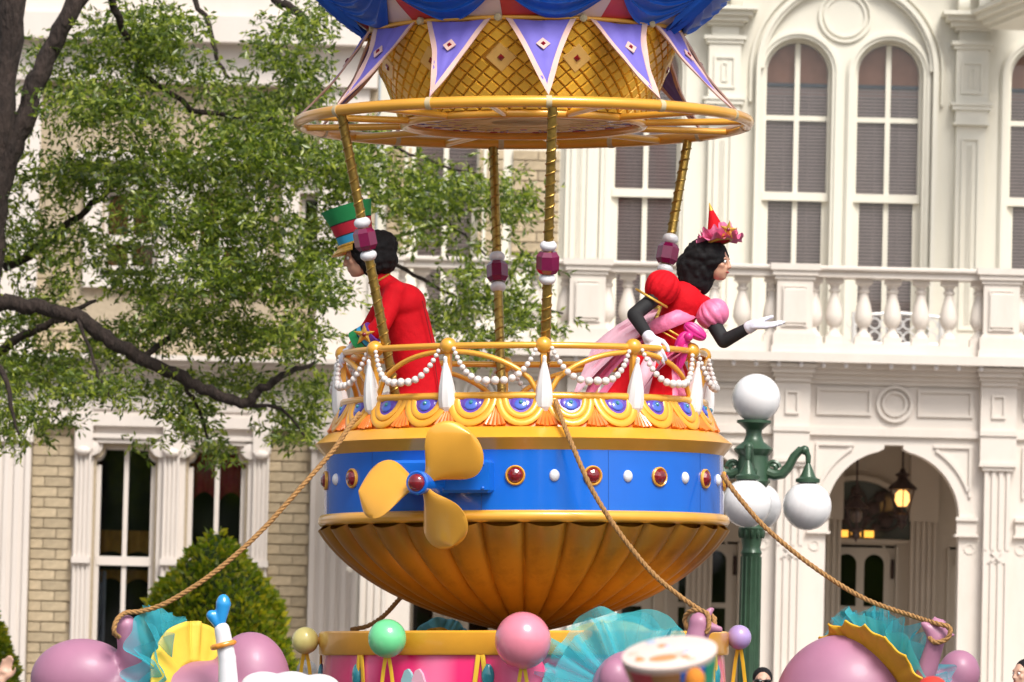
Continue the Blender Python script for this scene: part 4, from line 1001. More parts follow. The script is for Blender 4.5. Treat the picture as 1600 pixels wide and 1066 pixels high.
series(MB().add([(0, .02, -d2), (d2, .02, 0), (0, .02, d2), (-d2, .02, 0), (0, .035, -d2 * .6), (d2 * .6, .035, 0), (0, .035, d2 * .6), (-d2 * .6, .035, 0)], [(4, 5, 6, 7)] + [(i, (i + 1) % 4, 4 + (i + 1) % 4, 4 + i) for i in range(4)]), 'diamond_jewel', RUBY, cone, bs, 0)
# pennants
MB().tube([pol(249, i * 5, 55) for i in range(72)], 3.5 * U, 10, closed=True).build('top_ring', GOLDS, fl, smooth=60)
r0_, y0_, r1_, y1_ = 251, 56, 352, 184
def pen_pt(a, u, v, lift=0):               # u -1..1 across, v 0..1 down
    rr = r0_ + (r1_ - r0_) * v; rr -= 10 * sin(pi * v) ; yy = y0_ + (y1_ - y0_) * v
    half = 12.2 * (1 - v) * r0_ / rr * (1 + .12 * sin(pi * v)*-1)
    sag = 4 * (1 - u * u) * (1 - v) ** 6
    return pol(rr + lift + 2.2 * sin(u * 9 + a) * (1 - v) * .8 + 1.0 * sin(v * 14 + u * 4 + a), a + u * half, yy + sag)
for a in PT:
    m_ = MB(); nu, nv = 12, 14; vs = []; fs = []
    for s_ in (0, 1):
        for j in range(nv + 1):
            for i in range(nu + 1): vs.append(pen_pt(a, i / nu * 2 - 1, j / nv * .985, -1.0 * s_))
    n = (nu + 1) * (nv + 1)
    for j in range(nv):
        for i in range(nu):
            q = j * (nu + 1) + i; f = (q, q + 1, q + nu + 2, q + nu + 1); fs += [f, tuple(x + n for x in f[::-1])]
    pe = m_.add(vs, fs).build('pennant', PURP, fl, smooth=60)
    t_ = MB()
    for sd in (-1, 1):
        vs = []; fs = []
        for j in range(nv + 1):
            v = j / nv; wv = min(1.0, 9.0 / max(1.0, (r0_ + 100 * v) * radians(12.2) * (1 - v) * r0_ / (r0_ + 100 * v)))
            for e in (1.02, 1 - wv):
                for l in (1.2, -2.0): vs.append(pen_pt(a, sd * e, v * .995, l))
        for j in range(nv):
            q = j * 4; fs += [(q, q + 2, q + 6, q + 4), (q + 1, q + 5, q + 7, q + 3), (q, q + 4, q + 5, q + 1), (q + 2, q + 3, q + 7, q + 6)]
        MB().add(vs, fs).build('pennant_border', TRIM, pe, smooth=60)
    v = .33; p = pen_pt(a, 0, v, 2.2); tl = math.atan2(100, 128); R = frame(a, tl); d = 11 * U
    put(MB().add([(0, 0, -d * 1.1), (d, 0, 0), (0, 0, d * 1.1), (-d, 0, 0), (0, .008, -d * 1.1), (d, .008, 0), (0, .008, d * 1.1), (-d, .008, 0)], [(4, 5, 6, 7)] + [(i, (i + 1) % 4, 4 + (i + 1) % 4, 4 + i) for i in range(4)]), 'pennant_patch', TRIM, pe, p, R, 0)
    d = 5 * U
    put(MB().add([(0, .005, -d * 1.1), (d, .005, 0), (0, .005, d * 1.1), (-d, .005, 0), (0, .018, -d * .6), (d * .5, .018, 0), (0, .018, d * .6), (-d * .5, .018, 0)], [(4, 5, 6, 7)] + [(i, (i + 1) % 4, 4 + (i + 1) % 4, 4 + i) for i in range(4)]), 'pennant_jewel', RUBY, pe, p, R, 0)
    put(MB().lathe([(.03, -.015), (.03, .015), (.018, .022), (0, .022)], 10), 'ring_bolt', WRAP, fl, pol(253, a + 15, 55), frame(a) @ Matrix.Rotation(-pi / 2, 3, 'X'))
# envelope with stripes, above the ring
BC, BR = -318, 449
env = MB().lathe(prof((246, 57), (244, 50), (20, 40)), 64, TA).build('balloon', GROOVE, fl, org=(FX, FD, zf(BC)))
for i in range(20):
    a0 = -7.7 + 18 * i; m_ = MB(); pr = []
    for j in range(33):
        ph = -math.acos(247 / 449) + (pi / 2 + math.acos(247 / 449)) * j / 32; pr.append((BR * cos(ph) * U, zf(BC) + BR * sin(ph) * U))
    m_.lathe(pr, 8, TA, a0=radians(a0), a1=radians(a0 + 17.96)); m_.build('balloon_gore', RED if i % 2 == 0 else CREAMS, env, smooth=60)
def env_r(y): return math.sqrt(max(100, BR * BR - (y - BC) ** 2))
for i in range(10):
    a = 10.5 + 36 * i; vs = []; fs = []; nu, nv = 30, 40
    for j in range(nv + 1):
        v = j / nv
        for k_ in range(nu + 1):
            u = k_ / nu * 2 - 1; y_ = 8 - 22 * (1 - v) + (4 + 46 * v) * (1 - u * u) ** .9 + 1.2 * sin(u * 5 + i)
            rr = env_r(min(y_, 60)) + 2 + (1 - u * u) ** .6 * (-1 + 11.0 * (1 - abs(sin(pi * (5.4 * v ** .85 + .25 * u + .12 * sin(3 * u + i * 1.7) + i * .37)))) ** .9)
            vs.append(pol(rr, a + u * 18.2, y_))
    # underside lip
    for k_ in range(nu + 1):
        u = k_ / nu * 2 - 1; y_ = 8 + 48 * (1 - u * u) ** .9; vs.append(pol(env_r(min(y_, 62)) + .5, a + u * 18.2, y_ - 3))
    for j in range(nv + 1):
        for k_ in range(nu): q = j * (nu + 1) + k_; fs.append((q, q + 1, q + nu + 2, q + nu + 1))
    MB().add(vs, fs).build('drape_swag', BLUED, env, smooth=80)
for a in (64.5, -79.5):
    vs = []; fs = []; nu, nv = 24, 14
    for j in range(nv + 1):
        v = j / nv
        for k_ in range(nu + 1):
            u = k_ / nu * 2 - 1; y_ = -30 + (72 + 22 * abs(sin(u * 6.3))) * v; vs.append(pol(env_r(min(y_, 60)) + 8 + 7 * cos(u * 15), a + u * (2.0 + 2.8 * v ** .7), y_))
    for j in range(nv):
        for k_ in range(nu): q = j * (nu + 1) + k_; fs.append((q, q + 1, q + nu + 2, q + nu + 1))
    MB().add(vs, fs).build('drape_tail', BLUED, env, smooth=80)
# poles with beads
for th, fb in ((-53, .43), (7, .53), (131, .42), (188, .47)):
    a, b = pol(350, th, 200), pol(245, th, 636); n = 90; m_ = MB()
    ax = (b - a).normalized(); m_.tube([a + (b - a) * (i / 8) for i in range(9)], 7.2 * U, 12)
    e1 = ax.orthogonal().normalized(); e2 = ax.cross(e1)
    m_.tube([a + (b - a) * (i / 240) + (e1 * cos(i * 2 * pi / 9.2) + e2 * sin(i * 2 * pi / 9.2)) * 7.4 * U for i in range(241)], 1.5 * U, 5)
    po = m_.build('pole', POLE, fl, smooth=60)
    Rq = rot_frame(e1, -e2, -ax)
    c = a + (b - a) * fb
    for s_ in (-1, 1): put(MB().ball((0, 0, 0), (13 * U, 13 * U, 9.5 * U), 18, 12), 'white_bead', WHITE, po, c + ax * s_ * 25.5 * U, Rq)
    put(MB().lathe([(8 * U, -17 * U), (13 * U, -17 * U), (18 * U, -10 * U), (18 * U, 10 * U), (13 * U, 17 * U), (8 * U, 17 * U)], 7), 'magenta_bead', RUBY2, po, c, Rq, 10)

# ------------------------------------------------------------------ round balloons fixed to the drum rim
def lball(px, py, rpx, d, m, label):
    p = at(px, py, FD + d); o = thing('round_balloon', p, label, 'balloon', 'round balloons around the drum rim'); FLOAT_THINGS.append(o)
    r = rpx * (FD + d) / FPX
    MB().ball(p, (r, r, r * 1.02), 40, 26).build('ball', m, o, smooth=80)
    c = Vector((FX, FD, p.z)); q = c + (p - c).normalized() * 319 * U
    MB().tube([p, q], .03, 10).build('mount', GOLDS, o)
    for s_ in (-1, 1): MB().tube([p + Vector((s_ * .012, 0, -r * .93)), p + Vector((s_ * .03, .04, -r - .10)), p + Vector((s_ * .07, .10, -r - .45)), p + Vector((s_ * .10, .12, -r - .8))], .016, 6, flat=.4, up=(0, 1, 0)).build('ribbon', mat('yellow cord', (.80, .50, .03), .5), o)
lball(477, 1001, 21, -.1, mat('yellow balloon', (.72, .62, .22), .25, 0, .1, 3, coat=.5), 'small pale yellow balloon at the left end of the drum')
lball(605, 998, 30, -1.45, mat('green balloon', (.15, .62, .27), .2, 0, .08, 4, coat=.6), 'glossy mint green balloon on the gold drum rim')
lball(817, 1001, 44, -1.85, mat('pink balloon', (.72, .22, .30), .22, 0, .08, 4, coat=.6), 'large pink balloon in front of the drum under the basket')
lball(1155, 996, 19, -.1, mat('lilac balloon', (.44, .31, .62), .25, 0, .08, 4, coat=.5), 'small lilac balloon at the right end of the drum')

# ------------------------------------------------------------------ ropes
def rope(pts, label, r=.018, knots=()):
    P = [at(x, y, FD + d_) for x, y, d_ in pts]
    # Catmull-Rom
    Q = []; E = [P[0] * 2 - P[1]] + P + [P[-1] * 2 - P[-2]]
    for i in range(1, len(E) - 2):
        for j in range(14):
            t = j / 14; a, b, c, d_ = E[i - 1:i + 3]; Q.append(.5 * ((2 * b) + (c - a) * t + (2 * a - 5 * b + 4 * c - d_) * t * t + (3 * b - a - 3 * c + d_) * t ** 3))
    Q.append(P[-1]); S = [0]
    for i in range(1, len(Q)): S.append(S[-1] + (Q[i] - Q[i - 1]).length)
    L = S[-1]; n = int(L / .017); m_ = MB(); qa = np.array([tuple(q) for q in Q]); sa = np.array(S); ss = np.linspace(0, L, n)
    pts3 = np.stack([np.interp(ss, sa, qa[:, k_]) for k_ in range(3)], 1)
    for st in range(3):
        path = []
        for i in range(n):
            t = Vector((pts3[min(i + 1, n - 1)] - pts3[max(i - 1, 0)]).tolist()).normalized(); e1 = t.cross(Vector((0, 1, 0.1))).normalized(); e2 = t.cross(e1); an = ss[i] / .13 * 2 * pi + st * 2 * pi / 3
            path.append(Vector(pts3[i].tolist()) + (e1 * cos(an) + e2 * sin(an)) * r * .55)
        m_.tube(path, r * .62, 6)
    o = m_.build('rope', ROPE, None, smooth=80); tag(o, label, 'rope', 'ropes holding the basket'); FLOAT_THINGS.append(o); return o
rope([(562, 646, -1.1), (545, 668, -1.25), (522, 702, -1.35), (470, 762, -1.5), (400, 838, -1.6), (330, 898, -1.7), (262, 941, -1.75), (222, 955, -1.75), (196, 958, -1.78), (182, 970, -1.86), (178, 988, -1.88), (186, 996, -1.80)], 'tan rope from the basket down to the raised peg at far left')
rope([(868, 625, -1.46), (878, 655, -1.58), (896, 700, -1.72), (925, 765, -1.78), (966, 830, -1.8), (1016, 892, -1.8), (1060, 930, -1.8), (1098, 956, -1.8), (1116, 966, -1.88), (1112, 984, -1.92), (1094, 990, -1.86), (1076, 984, -1.80), (1070, 966, -1.80), (1082, 954, -1.86), (1104, 958, -1.94), (1108, 976, -1.98), (1104, 990, -1.97)], 'tan rope crossing the blue band to the knot near the tilted drum hat')
rope([(1128, 742, -.7), (1160, 784, -.75), (1200, 828, -.8), (1270, 885, -.9), (1350, 935, -1.1), (1430, 964, -1.35), (1462, 974, -1.52), (1484, 981, -1.56), (1480, 998, -1.56), (1462, 1004, -1.55), (1452, 996, -1.5)], 'tan rope running down to the knotted peg at far right')
rope([(640, 920, .6), (624, 936, .7), (600, 962, .9), (575, 978, 1.0), (548, 984, 1.0)], 'short tan rope partly hidden behind the green balloon')

# ================================================================== performers, onlookers and soft sculptures
def blob(shapes, voxel=.012, smooth=6, Mx=None):
    """one continuous surface from overlapping tapered limbs and ellipsoids"""
    m_ = MB()
    for s in shapes:
        if s[0] == 'c':
            p0, r0, p1, r1 = Vector(s[1]), s[2], Vector(s[3]), s[4]; k = max(3, int((p1 - p0).length / max(.004, min(r0, r1) * .7)))
            m_.tube([p0 + (p1 - p0) * (i / k) for i in range(k + 1)], [r0 + (r1 - r0) * i / k for i in range(k + 1)], 40 if r0 > .14 else 14, Mx=Mx)
            m_.ball(p0, r0, *((40, 28) if r0 > .14 else (14, 9)), Mx=Mx); m_.ball(p1, r1, *((40, 28) if r1 > .14 else (14, 9)), Mx=Mx)
        else:
            T = Matrix.Translation(Vector(s[1])) @ (s[3].to_4x4() if len(s) > 3 else Matrix()); m_.ball((0, 0, 0), s[2], *((56, 40) if max(s[2]) > .14 else (20, 14)), Mx=(T if Mx is None else Mx @ T))
    me = m_.mesh('t', None, 0); o = bpy.data.objects.new('t', me); COL.objects.link(o)
    r = o.modifiers.new('r', 'REMESH'); r.mode = 'VOXEL'; r.voxel_size = voxel; r.use_smooth_shade = True
    if smooth: q = o.modifiers.new('s', 'SMOOTH'); q.iterations = smooth; q.factor = .5
    dg = bpy.context.evaluated_depsgraph_get(); me2 = bpy.data.meshes.new_from_object(o.evaluated_get(dg)); bpy.data.objects.remove(o); bpy.data.meshes.remove(me)
    return me2
def bobj(name, shapes, m, parent, voxel=.012, smooth=6, org=None, Mx=None):
    me = blob(shapes, voxel, smooth, Mx); me.name = name; n = len(me.vertices); V = np.empty(n * 3); me.vertices.foreach_get('co', V); V = V.reshape(-1, 3)
    if org is None: org = (V.min(0) + V.max(0)) / 2
    org = np.array(tuple(org)); me.vertices.foreach_set('co', (V - org).ravel()); me.materials.clear(); me.materials.append(m); me.update()
    me.polygons.foreach_set('use_smooth', [True] * len(me.polygons))
    o = bpy.data.objects.new(name, me); COL.objects.link(o); place(o, Vector(org.tolist()), parent); return o
def hand_shapes(wrist, fwd, palm, curl=.5, k=1.0, spread=.12, right=True):
    w = Vector(wrist); f = Vector(fwd).normalized(); n = (Vector(palm) - f * Vector(palm).dot(f)).normalized(); s = f.cross(n) * (1 if right else -1)   # s: thumb side
    S = []; K = lambda a, b, c: w + (f * a + s * b + n * c) * k
    for i, (off, L) in enumerate(((.030, .070), (.010, .079), (-.011, .073), (-.030, .056))):
        kn = K(.088 - .006 * abs(i - 1), off, 0); S.append(('c', K(0, off * .6, 0), .017 * k, kn, .0135 * k))
        p = kn; d = (f + s * spread * off * 30 * .35).normalized(); an = 0
        for seg, fr, r0, r1 in ((0, .45, .0115, .0105), (1, .32, .0105, .0095), (2, .25, .0095, .008)):
            an += curl * (.55, .75, .5)[seg] * (1 + .08 * i); q = p + (d * cos(an) + n * sin(an)) * L * fr * k; S.append(('c', p, r0 * k, q, r1 * k)); p = q
    t0 = K(.022, .026, .006); t1 = K(.052, .058, .016); t2 = K(.082, .066, .024); t3 = K(.104, .062, .032)
    S += [('c', t0, .018 * k, t1, .0135 * k), ('c', t1, .0135 * k, t2, .0115 * k), ('c', t2, .0115 * k, t3, .0095 * k), ('e', K(.05, 0, .004), (.03 * k, .03 * k, .016 * k))]
    return S
def head_frame(c, fwd, up=(0, 0, 1)):
    f = Vector(fwd).normalized(); u = Vector(up); u = (u - f * u.dot(f)).normalized(); l = u.cross(f)
    return Matrix.Translation(Vector(c)) @ rot_frame(f, l, u).to_4x4()       # x forward, y to the person's left, z up
def head_shapes(H, k=1.0):
    X = lambda x, y, z: H @ Vector((x * k, y * k, z * k)); R3 = H.to_3x3()
    E = lambda c, r: ('e', X(*c), tuple(q * k for q in r), R3)
    return [E((-.012, 0, .03), (.098, .076, .092)), E((.03, 0, -.045), (.062, .058, .07)), ('c', X(.06, 0, -.085), .028 * k, X(.045, 0, -.08), .035 * k),
            ('c', X(.088, 0, .028), .010 * k, X(.108, 0, -.018), .0145 * k), E((.097, .012, -.022), (.012, .009, .009)), E((.097, -.012, -.022), (.012, .009, .009)),
            E((.078, .03, .038), (.016, .026, .010)), E((.078, -.03, .038), (.016, .026, .010)), E((.088, 0, -.052), (.012, .024, .007)), E((.086, 0, -.065), (.012, .02, .007)),
            E((.06, .042, -.01), (.025, .02, .022)), E((.06, -.042, -.01), (.025, .02, .022)), E((-.01, .078, -.005), (.022, .010, .034)), E((-.01, -.078, -.005), (.022, .010, .034))]
SKIN = mat('skin', (.56, .30, .20), .5, 0, .06, 20, .05, 200); SKIN2 = mat('fair skin', (.60, .36, .26), .5, 0, .06, 20)
EYEW = mat('eye white', (.75, .74, .72), .2); EYED = mat('eye iris', (.03, .02, .015), .1); LIPS = mat('lip colour', (.42, .06, .06), .4)
HAIRB = mat('black hair', (.008, .007, .008), .7, 0, .3, 40, .8, 130, spec=.25); HAIRG = mat('grey hair', (.42, .40, .38), .7, 0, .2, 60, .6, 200)
def face(H, par, k=1.0, lips=True):
    X = lambda x, y, z: H @ Vector((x * k, y * k, z * k))
    for s in (-1, 1):
        e = MB().ball(X(.079, .030 * s, .018), .0125 * k, 12, 8).build('eye', EYEW, par, smooth=80)
        MB().ball(X(.0865, .0305 * s, .018), .0066 * k, 10, 6).build('iris', EYED, e, smooth=80)
        MB().tube([X(.086, .016 * s, .040), X(.085, .03 * s, .045), X(.074, .048 * s, .040)], .0024 * k, 6).build('eyebrow', HAIRB, par)
    if lips:
        MB().tube([X(.092, -.022, -.054), X(.1005, 0, -.056), X(.092, .022, -.054)], [.003 * k, .0065 * k, .003 * k], 8).build('lips', LIPS, par, smooth=80)
def curls(name, m, shapes, par, n, r, seed):
    rnd = random.Random(seed); S = list(shapes)
    for s in shapes:
        if s[0] != 'e': continue
        R3 = s[3] if len(s) > 3 else Matrix.Identity(3)
        for _ in range(n):
            v = Vector((rnd.gauss(0, 1), rnd.gauss(0, 1), rnd.gauss(0, 1))).normalized(); p = Vector(s[1]) + R3 @ Vector((v.x * s[2][0], v.y * s[2][1], v.z * s[2][2])) * .96; q = r * rnd.uniform(.7, 1.3); S.append(('e', p, (q, q, q)))
    return bobj(name, S, m, par, .011, 2)
REDC = mat('red coat cloth', (.58, .004, .012), .8, 0, .08, 12, .55, 5, spec=.2, bdist=.05); PINKC = mat('pink satin', (.74, .18, .34), .45, 0, .08, 8, .6, 9, bdist=.03)
HOTP = mat('hot pink satin', (.58, .02, .22), .35, 0, .08, 8, .15, 90); PALEC = mat('pale pink gauze', (.76, .46, .56), .6, 0, .06, 6, .1, 90)
BLACKC = mat('black jersey', (.010, .010, .012), .75, 0, .2, 15, .2, 150); WGLOVE = mat('white glove cloth', (.70, .69, .78), .7, 0, .05, 15, .15, 160)
HGRN = mat('green felt', (.01, .24, .07), .8, 0, .08, 15, .15, 200); HRED = mat('red felt', (.46, .01, .03), .8, 0, .08, 15); HBLU = mat('sky blue felt', (.03, .30, .55), .8, 0, .08, 15); HPUR = mat('purple felt', (.11, .03, .26), .8)
GOLDT = mat('gold braid', (.62, .36, .06), .35, .5, .2, 60, .3, 200); BLKF = mat('black felt', (.015, .014, .015), .8)
def star(par, org, R, s):
    pts = []
    for i in range(10):
        a = pi / 2 + i * pi / 5; r = s if i % 2 == 0 else s * .40; pts.append((r * cos(a), r * sin(a)))
    vs = [(x, 0, z) for x, z in pts] + [(0, .03 * s / .1, 0), (0, -.01, 0)]
    o = put(MB().add(vs, [(i, (i + 1) % 10, 10) for i in range(10)] + [((i + 1) % 10, i, 11) for i in range(10)]), 'gold_star', GOLDT, par, org, R, 0)
    put(MB().ball((0, .028 * s / .1, 0), (s * .2, s * .12, s * .2), 12, 8), 'star_jewel', RUBY, o, org, R); return o

def ring(nm, m_, par, c, axis, r0, r1, ax1, pleats, amp, scallop=0, a0=0, a1=2 * pi, n=260, thick=0, nv=8, seed=0, ragged=0):
    A = Vector(axis).normalized(); e1 = A.cross(Vector((0, 1, .01))).normalized(); e2 = A.cross(e1); vs = []; fs = []; rnd = random.Random(seed); ph = [rnd.uniform(0, 6) for _ in range(4)]
    for i in range(n + 1):
        t = a0 + (a1 - a0) * i / n; sc_ = 1 - scallop * abs(sin(t * pleats / 2)) ** .7 if scallop else 1; sc_ = sc_ * (1 + ragged * sin(t * 9 + ph[2]) + ragged * .6 * sin(t * 23 + ph[3]))
        for j in range(nv + 1):
            v = j / nv; r_ = r0 + (r1 * sc_ - r0) * v; w = amp * v * (sin(t * pleats + ph[0] + .8 * sin(t * 5)) + .4 * sin(t * pleats * 1.7 + ph[1])); tw = .10 * v * sin(t * pleats * .5 + ph[1]) * (1 if not scallop else 0)
            vs.append(tuple(Vector(c) + (e1 * cos(t + tw) + e2 * sin(t + tw)) * r_ + A * (ax1 * v * v + w)))
    for i in range(n):
        for j in range(nv): q = i * (nv + 1) + j; fs.append((q, q + 1, q + nv + 2, q + nv + 1))
    o = MB().add(vs, fs).build(nm, m_, par, smooth=80)
    if thick: s_ = o.modifiers.new('thickness', 'SOLIDIFY'); s_.thickness = thick
    return o
def puff(nm, m_, par, c, R, rad, n=13, dep=.15):
    vs = []; fs = []; na, nv = 104, 18
    for j in range(nv + 1):
        ph = -pi / 2 + pi * j / nv
        for i in range(na):
            t = 2 * pi * i / na; k_ = 1 + dep * (abs(sin(n * t / 2 + .5 * sin(3 * t + ph))) - .6) * (.35 + .65 * abs(sin(ph)) ** .8) + .03 * sin(2 * t + 3 * ph)
            v = Vector((cos(ph) * cos(t) * rad[0] * k_, cos(ph) * sin(t) * rad[1] * k_, sin(ph) * rad[2])); vs.append(Vector(c) + R @ v)
    for j in range(nv):
        for i in range(na): fs.append((j * na + i, j * na + (i + 1) % na, (j + 1) * na + (i + 1) % na, (j + 1) * na + i))
    return MB().add(vs, fs).build(nm, m_, par, smooth=80)
# ---- performer in the red coat, back half turned, leaning over the left rail
f = lambda x, y, d=0: at(x, y, FD + d)
DM = -.05
man = thing('person', f(662, 722, DM), 'performer in long red coat and tall banded green hat, leaning out over the left rail', 'person', 'performers riding in the basket'); FLOAT_THINGS.append(man)
Hm = head_frame(f(563, 404, DM), (-1, -.05, -.22)); km = 1.2
body = [('c', f(660, 600, DM - .09), .085, f(655, 660, DM - .1), .06), ('c', f(655, 660, DM - .1), .06, f(662, 713, DM - .1), .045), ('c', f(660, 600, DM + .09), .085, f(662, 660, DM + .1), .06), ('c', f(662, 660, DM + .1), .06, f(668, 713, DM + .1), .045),
        ('c', f(658, 588, DM), .13, f(642, 530, DM), .12), ('c', f(642, 530, DM), .12, f(622, 470, DM), .14), ('c', f(618, 465, DM), .07, f(594, 434, DM), .06), ('c', f(594, 434, DM), .058, f(570, 412, DM), .058),
        ('c', f(618, 455, DM - .15), .065, f(596, 508, DM - .26), .045), ('c', f(596, 508, DM - .26), .045, f(556, 537, DM - .2), .03), ('c', f(612, 455, DM + .16), .065, f(580, 510, DM + .27), .045), ('c', f(580, 510, DM + .27), .045, f(548, 545, DM + .1), .03)] + head_shapes(Hm, km)
bobj('body', body, SKIN, man, .010, 4); face(Hm, man, km, False)
coat = [('c', f(660, 612, DM), .19, f(650, 560, DM), .175), ('c', f(650, 560, DM), .175, f(634, 500, DM), .185), ('e', f(628, 476, DM), (.19, .215, .17)), ('c', f(618, 458, DM - .13), .10, f(618, 458, DM + .13), .10), ('c', f(610, 450, DM), .09, f(596, 438, DM), .078),
        ('c', f(618, 458, DM - .16), .092, f(596, 508, DM - .27), .074), ('c', f(596, 508, DM - .27), .074, f(572, 528, DM - .23), .062), ('c', f(612, 458, DM + .17), .09, f(580, 510, DM + .28), .072), ('c', f(580, 510, DM + .28), .072, f(556, 540, DM + .14), .06),
        ('c', f(660, 612, DM), .19, f(655, 668, DM - .03), .235), ('c', f(648, 640, DM - .1), .15, f(640, 672, DM - .12), .17)]
ct = bobj('coat', coat, REDC, man, .014, 5)
MB().tube([f(660, 470, DM - .19), f(676, 540, DM - .16), f(684, 600, DM - .17), f(688, 650, DM - .2)], .004, 6).build('coat_seam', mat('dark red seam', (.25, .004, .008), .8), ct)
MB().tube([f(594 + 15 * cos(t) , 437 - 9 * cos(t), DM + .078 * sin(t)) for t in [2 * pi * i / 20 for i in range(20)]], .008, 6, closed=True).build('collar_braid', GOLDT, ct)
# trousers and shoes
bobj('trousers', [('c', f(660, 612, DM - .09), .10, f(656, 660, DM - .1), .08), ('c', f(656, 660, DM - .1), .08, f(662, 706, DM - .1), .065), ('c', f(660, 612, DM + .09), .10, f(662, 660, DM + .1), .08), ('c', f(662, 660, DM + .1), .08, f(668, 706, DM + .1), .065)], mat('navy cloth', (.01, .015, .12), .8), man, .014, 4)
for d_ in (-.1, .1): bobj('shoe', [('c', f(668, 716, DM + d_), .05, f(640, 718, DM + d_), .045)], BLKF, man, .012, 3)
# cuff bands, star, gloves
w0, w1 = f(590, 514, DM - .265), f(553, 540, DM - .19); ax = (w1 - w0)
for i, (a_, b_, rr, mm) in enumerate(((.18, .34, .090, HPUR), (.34, .40, .093, BLKF), (.40, .56, .095, HBLU), (.56, .60, .097, BLKF), (.60, .88, .100, HGRN))): MB().tube([w0 + ax * a_, w0 + ax * b_], [rr, rr + .003], 22).build('cuff_band', mm, man, smooth=40)
star(man, w0 + ax * .55 + Vector((.0, -.105, .02)), rot_frame((1, 0, 0), (0, -1, 0), (0, 0, 1)), .09)
bobj('glove', hand_shapes(f(552, 538, DM - .19), (-.55, -.02, -.55), (.75, .1, -.45), .55, 1.35, right=False) , WGLOVE, man, .006, 3)
bobj('glove', hand_shapes(f(550, 545, DM + .12), (-.6, -.1, -.5), (.7, .1, -.5), .55, 1.2), WGLOVE, man, .006, 3)
X = lambda x, y, z: Hm @ Vector((x, y, z)); R3 = Hm.to_3x3()
curls('hair', HAIRB, [('e', X(-.085, 0, .045), (.165, .155, .14), R3), ('e', X(-.13, 0, -.04), (.15, .15, .125), R3), ('e', X(-.17, 0, .06), (.13, .14, .12), R3)], man, 260, .020, 3)
Ht = Hm @ Matrix.Translation((.0, 0, .125)) @ Matrix.Rotation(radians(4), 4, 'Y')
def hatseg(z0, z1, r0, r1, m_, nm): return MB().lathe([(r0, z0), (r1, z1), (0, z1 + .001)] if nm == 'hat_crown' else [(r0, z0), (r1, z1)], 36, Ht).build(nm, m_, man)
for z0, z1, r0, r1, mm, nm in ((0, .075, .140, .148, HBLU, 'hat_band'), (.075, .083, .1495, .150, BLKF, 'hat_band'), (.083, .17, .149, .165, HRED, 'hat_band'), (.17, .178, .167, .168, BLKF, 'hat_band'), (.178, .30, .167, .205, HGRN, 'hat_crown')): hatseg(z0, z1, r0, r1, mm, nm)
MB().add(*(lambda n: ([tuple(Ht @ Vector((q * cos(radians(a)) * (1.0 if q < .15 else .98), q * sin(radians(a)), z))) for a in [-75 + 150 * i / n for i in range(n + 1)] for q, z in ((.140, .0), (.148, .0), (.225, -.045), (.222, -.055))], [(i * 4 + k_, i * 4 + (k_ + 1) % 4, i * 4 + 4 + (k_ + 1) % 4, i * 4 + 4 + k_) for i in range(n) for k_ in range(4)]))(20)).build('hat_visor', GOLDT, man)
MB().tube([Ht @ Vector((.152 * cos(radians(a)), .152 * sin(radians(a)), .004)) for a in range(-90, 95, 10)], .010, 6).build('hat_cord', GOLDT, man)

# ---- performer in the red and pink dress, reaching out over the right rail
DW_ = -.42
wom = thing('person', f(1010, 722, DW_), 'performer in red and pink dress and red cone hat, one gloved hand reaching right', 'person', 'performers riding in the basket'); FLOAT_THINGS.append(wom)
Hw = head_frame(f(1118, 412, DW_), (1, -.42, -.10)); kw = 1.12
sR, eR, wR = f(1040, 452, DW_ - .17), f(991, 492, DW_ - .3), f(1013, 526, DW_ - .5)
sL, eL, wL = f(1104, 488, DW_ - .02), f(1131, 533, DW_ - .14), f(1174, 510, DW_ - .26)
body = [('c', f(1012, 610, DW_ - .08), .08, f(1008, 665, DW_ - .08), .055), ('c', f(1008, 665, DW_ - .08), .055, f(1010, 714, DW_ - .08), .04), ('c', f(1015, 610, DW_ + .08), .08, f(1012, 665, DW_ + .08), .055), ('c', f(1012, 665, DW_ + .08), .055, f(1014, 714, DW_ + .08), .04),
        ('c', f(1015, 600, DW_), .13, f(1040, 540, DW_), .11), ('c', f(1040, 540, DW_), .11, f(1070, 475, DW_), .13), ('c', f(1082, 455, DW_), .06, f(1100, 432, DW_), .052), ('c', f(1100, 432, DW_), .052, f(1114, 415, DW_), .055),
        ('c', sR, .06, eR, .042), ('c', eR, .042, wR, .03), ('c', sL, .06, eL, .042), ('c', eL, .042, wL, .03)] + head_shapes(Hw, kw)
bobj('body', body, SKIN, wom, .010, 4); face(Hw, wom, kw)
bobj('sleeve', [('c', sR, .062, eR, .058), ('c', eR, .058, wR, .045)], BLACKC, wom, .010, 4); bobj('sleeve', [('c', sL, .062, eL, .058), ('c', eL, .058, wL, .042)], BLACKC, wom, .010, 4)
bobj('glove', hand_shapes(wR + (wR - eR).normalized() * .01, (.35, -.25, -.75), (.2, .75, -.35), .5, 1.45, right=True) + [('c', wR, .05, wR + (wR - eR).normalized() * .03, .045)], WGLOVE, wom, .006, 3)
bobj('glove', hand_shapes(wL + (wL - eL).normalized() * .01, (.98, -.1, .02), (.05, -.3, .95), .12, 1.45, right=False, spread=.5) + [('c', wL - (wL - eL).normalized() * .02, .05, wL + (wL - eL).normalized() * .03, .045)], WGLOVE, wom, .006, 3)
bod = [('e', f(1066, 472, DW_), (.15, .16, .17), Matrix.Rotation(radians(28), 3, 'Y')), ('c', f(1066, 478, DW_), .145, f(1042, 532, DW_), .125), ('c', f(1042, 532, DW_), .125, f(1026, 572, DW_), .17), ('c', f(1050, 456, DW_ - .1), .085, f(1098, 478, DW_ + .05), .085)]
bo = bobj('bodice', bod, REDC, wom, .012, 5)
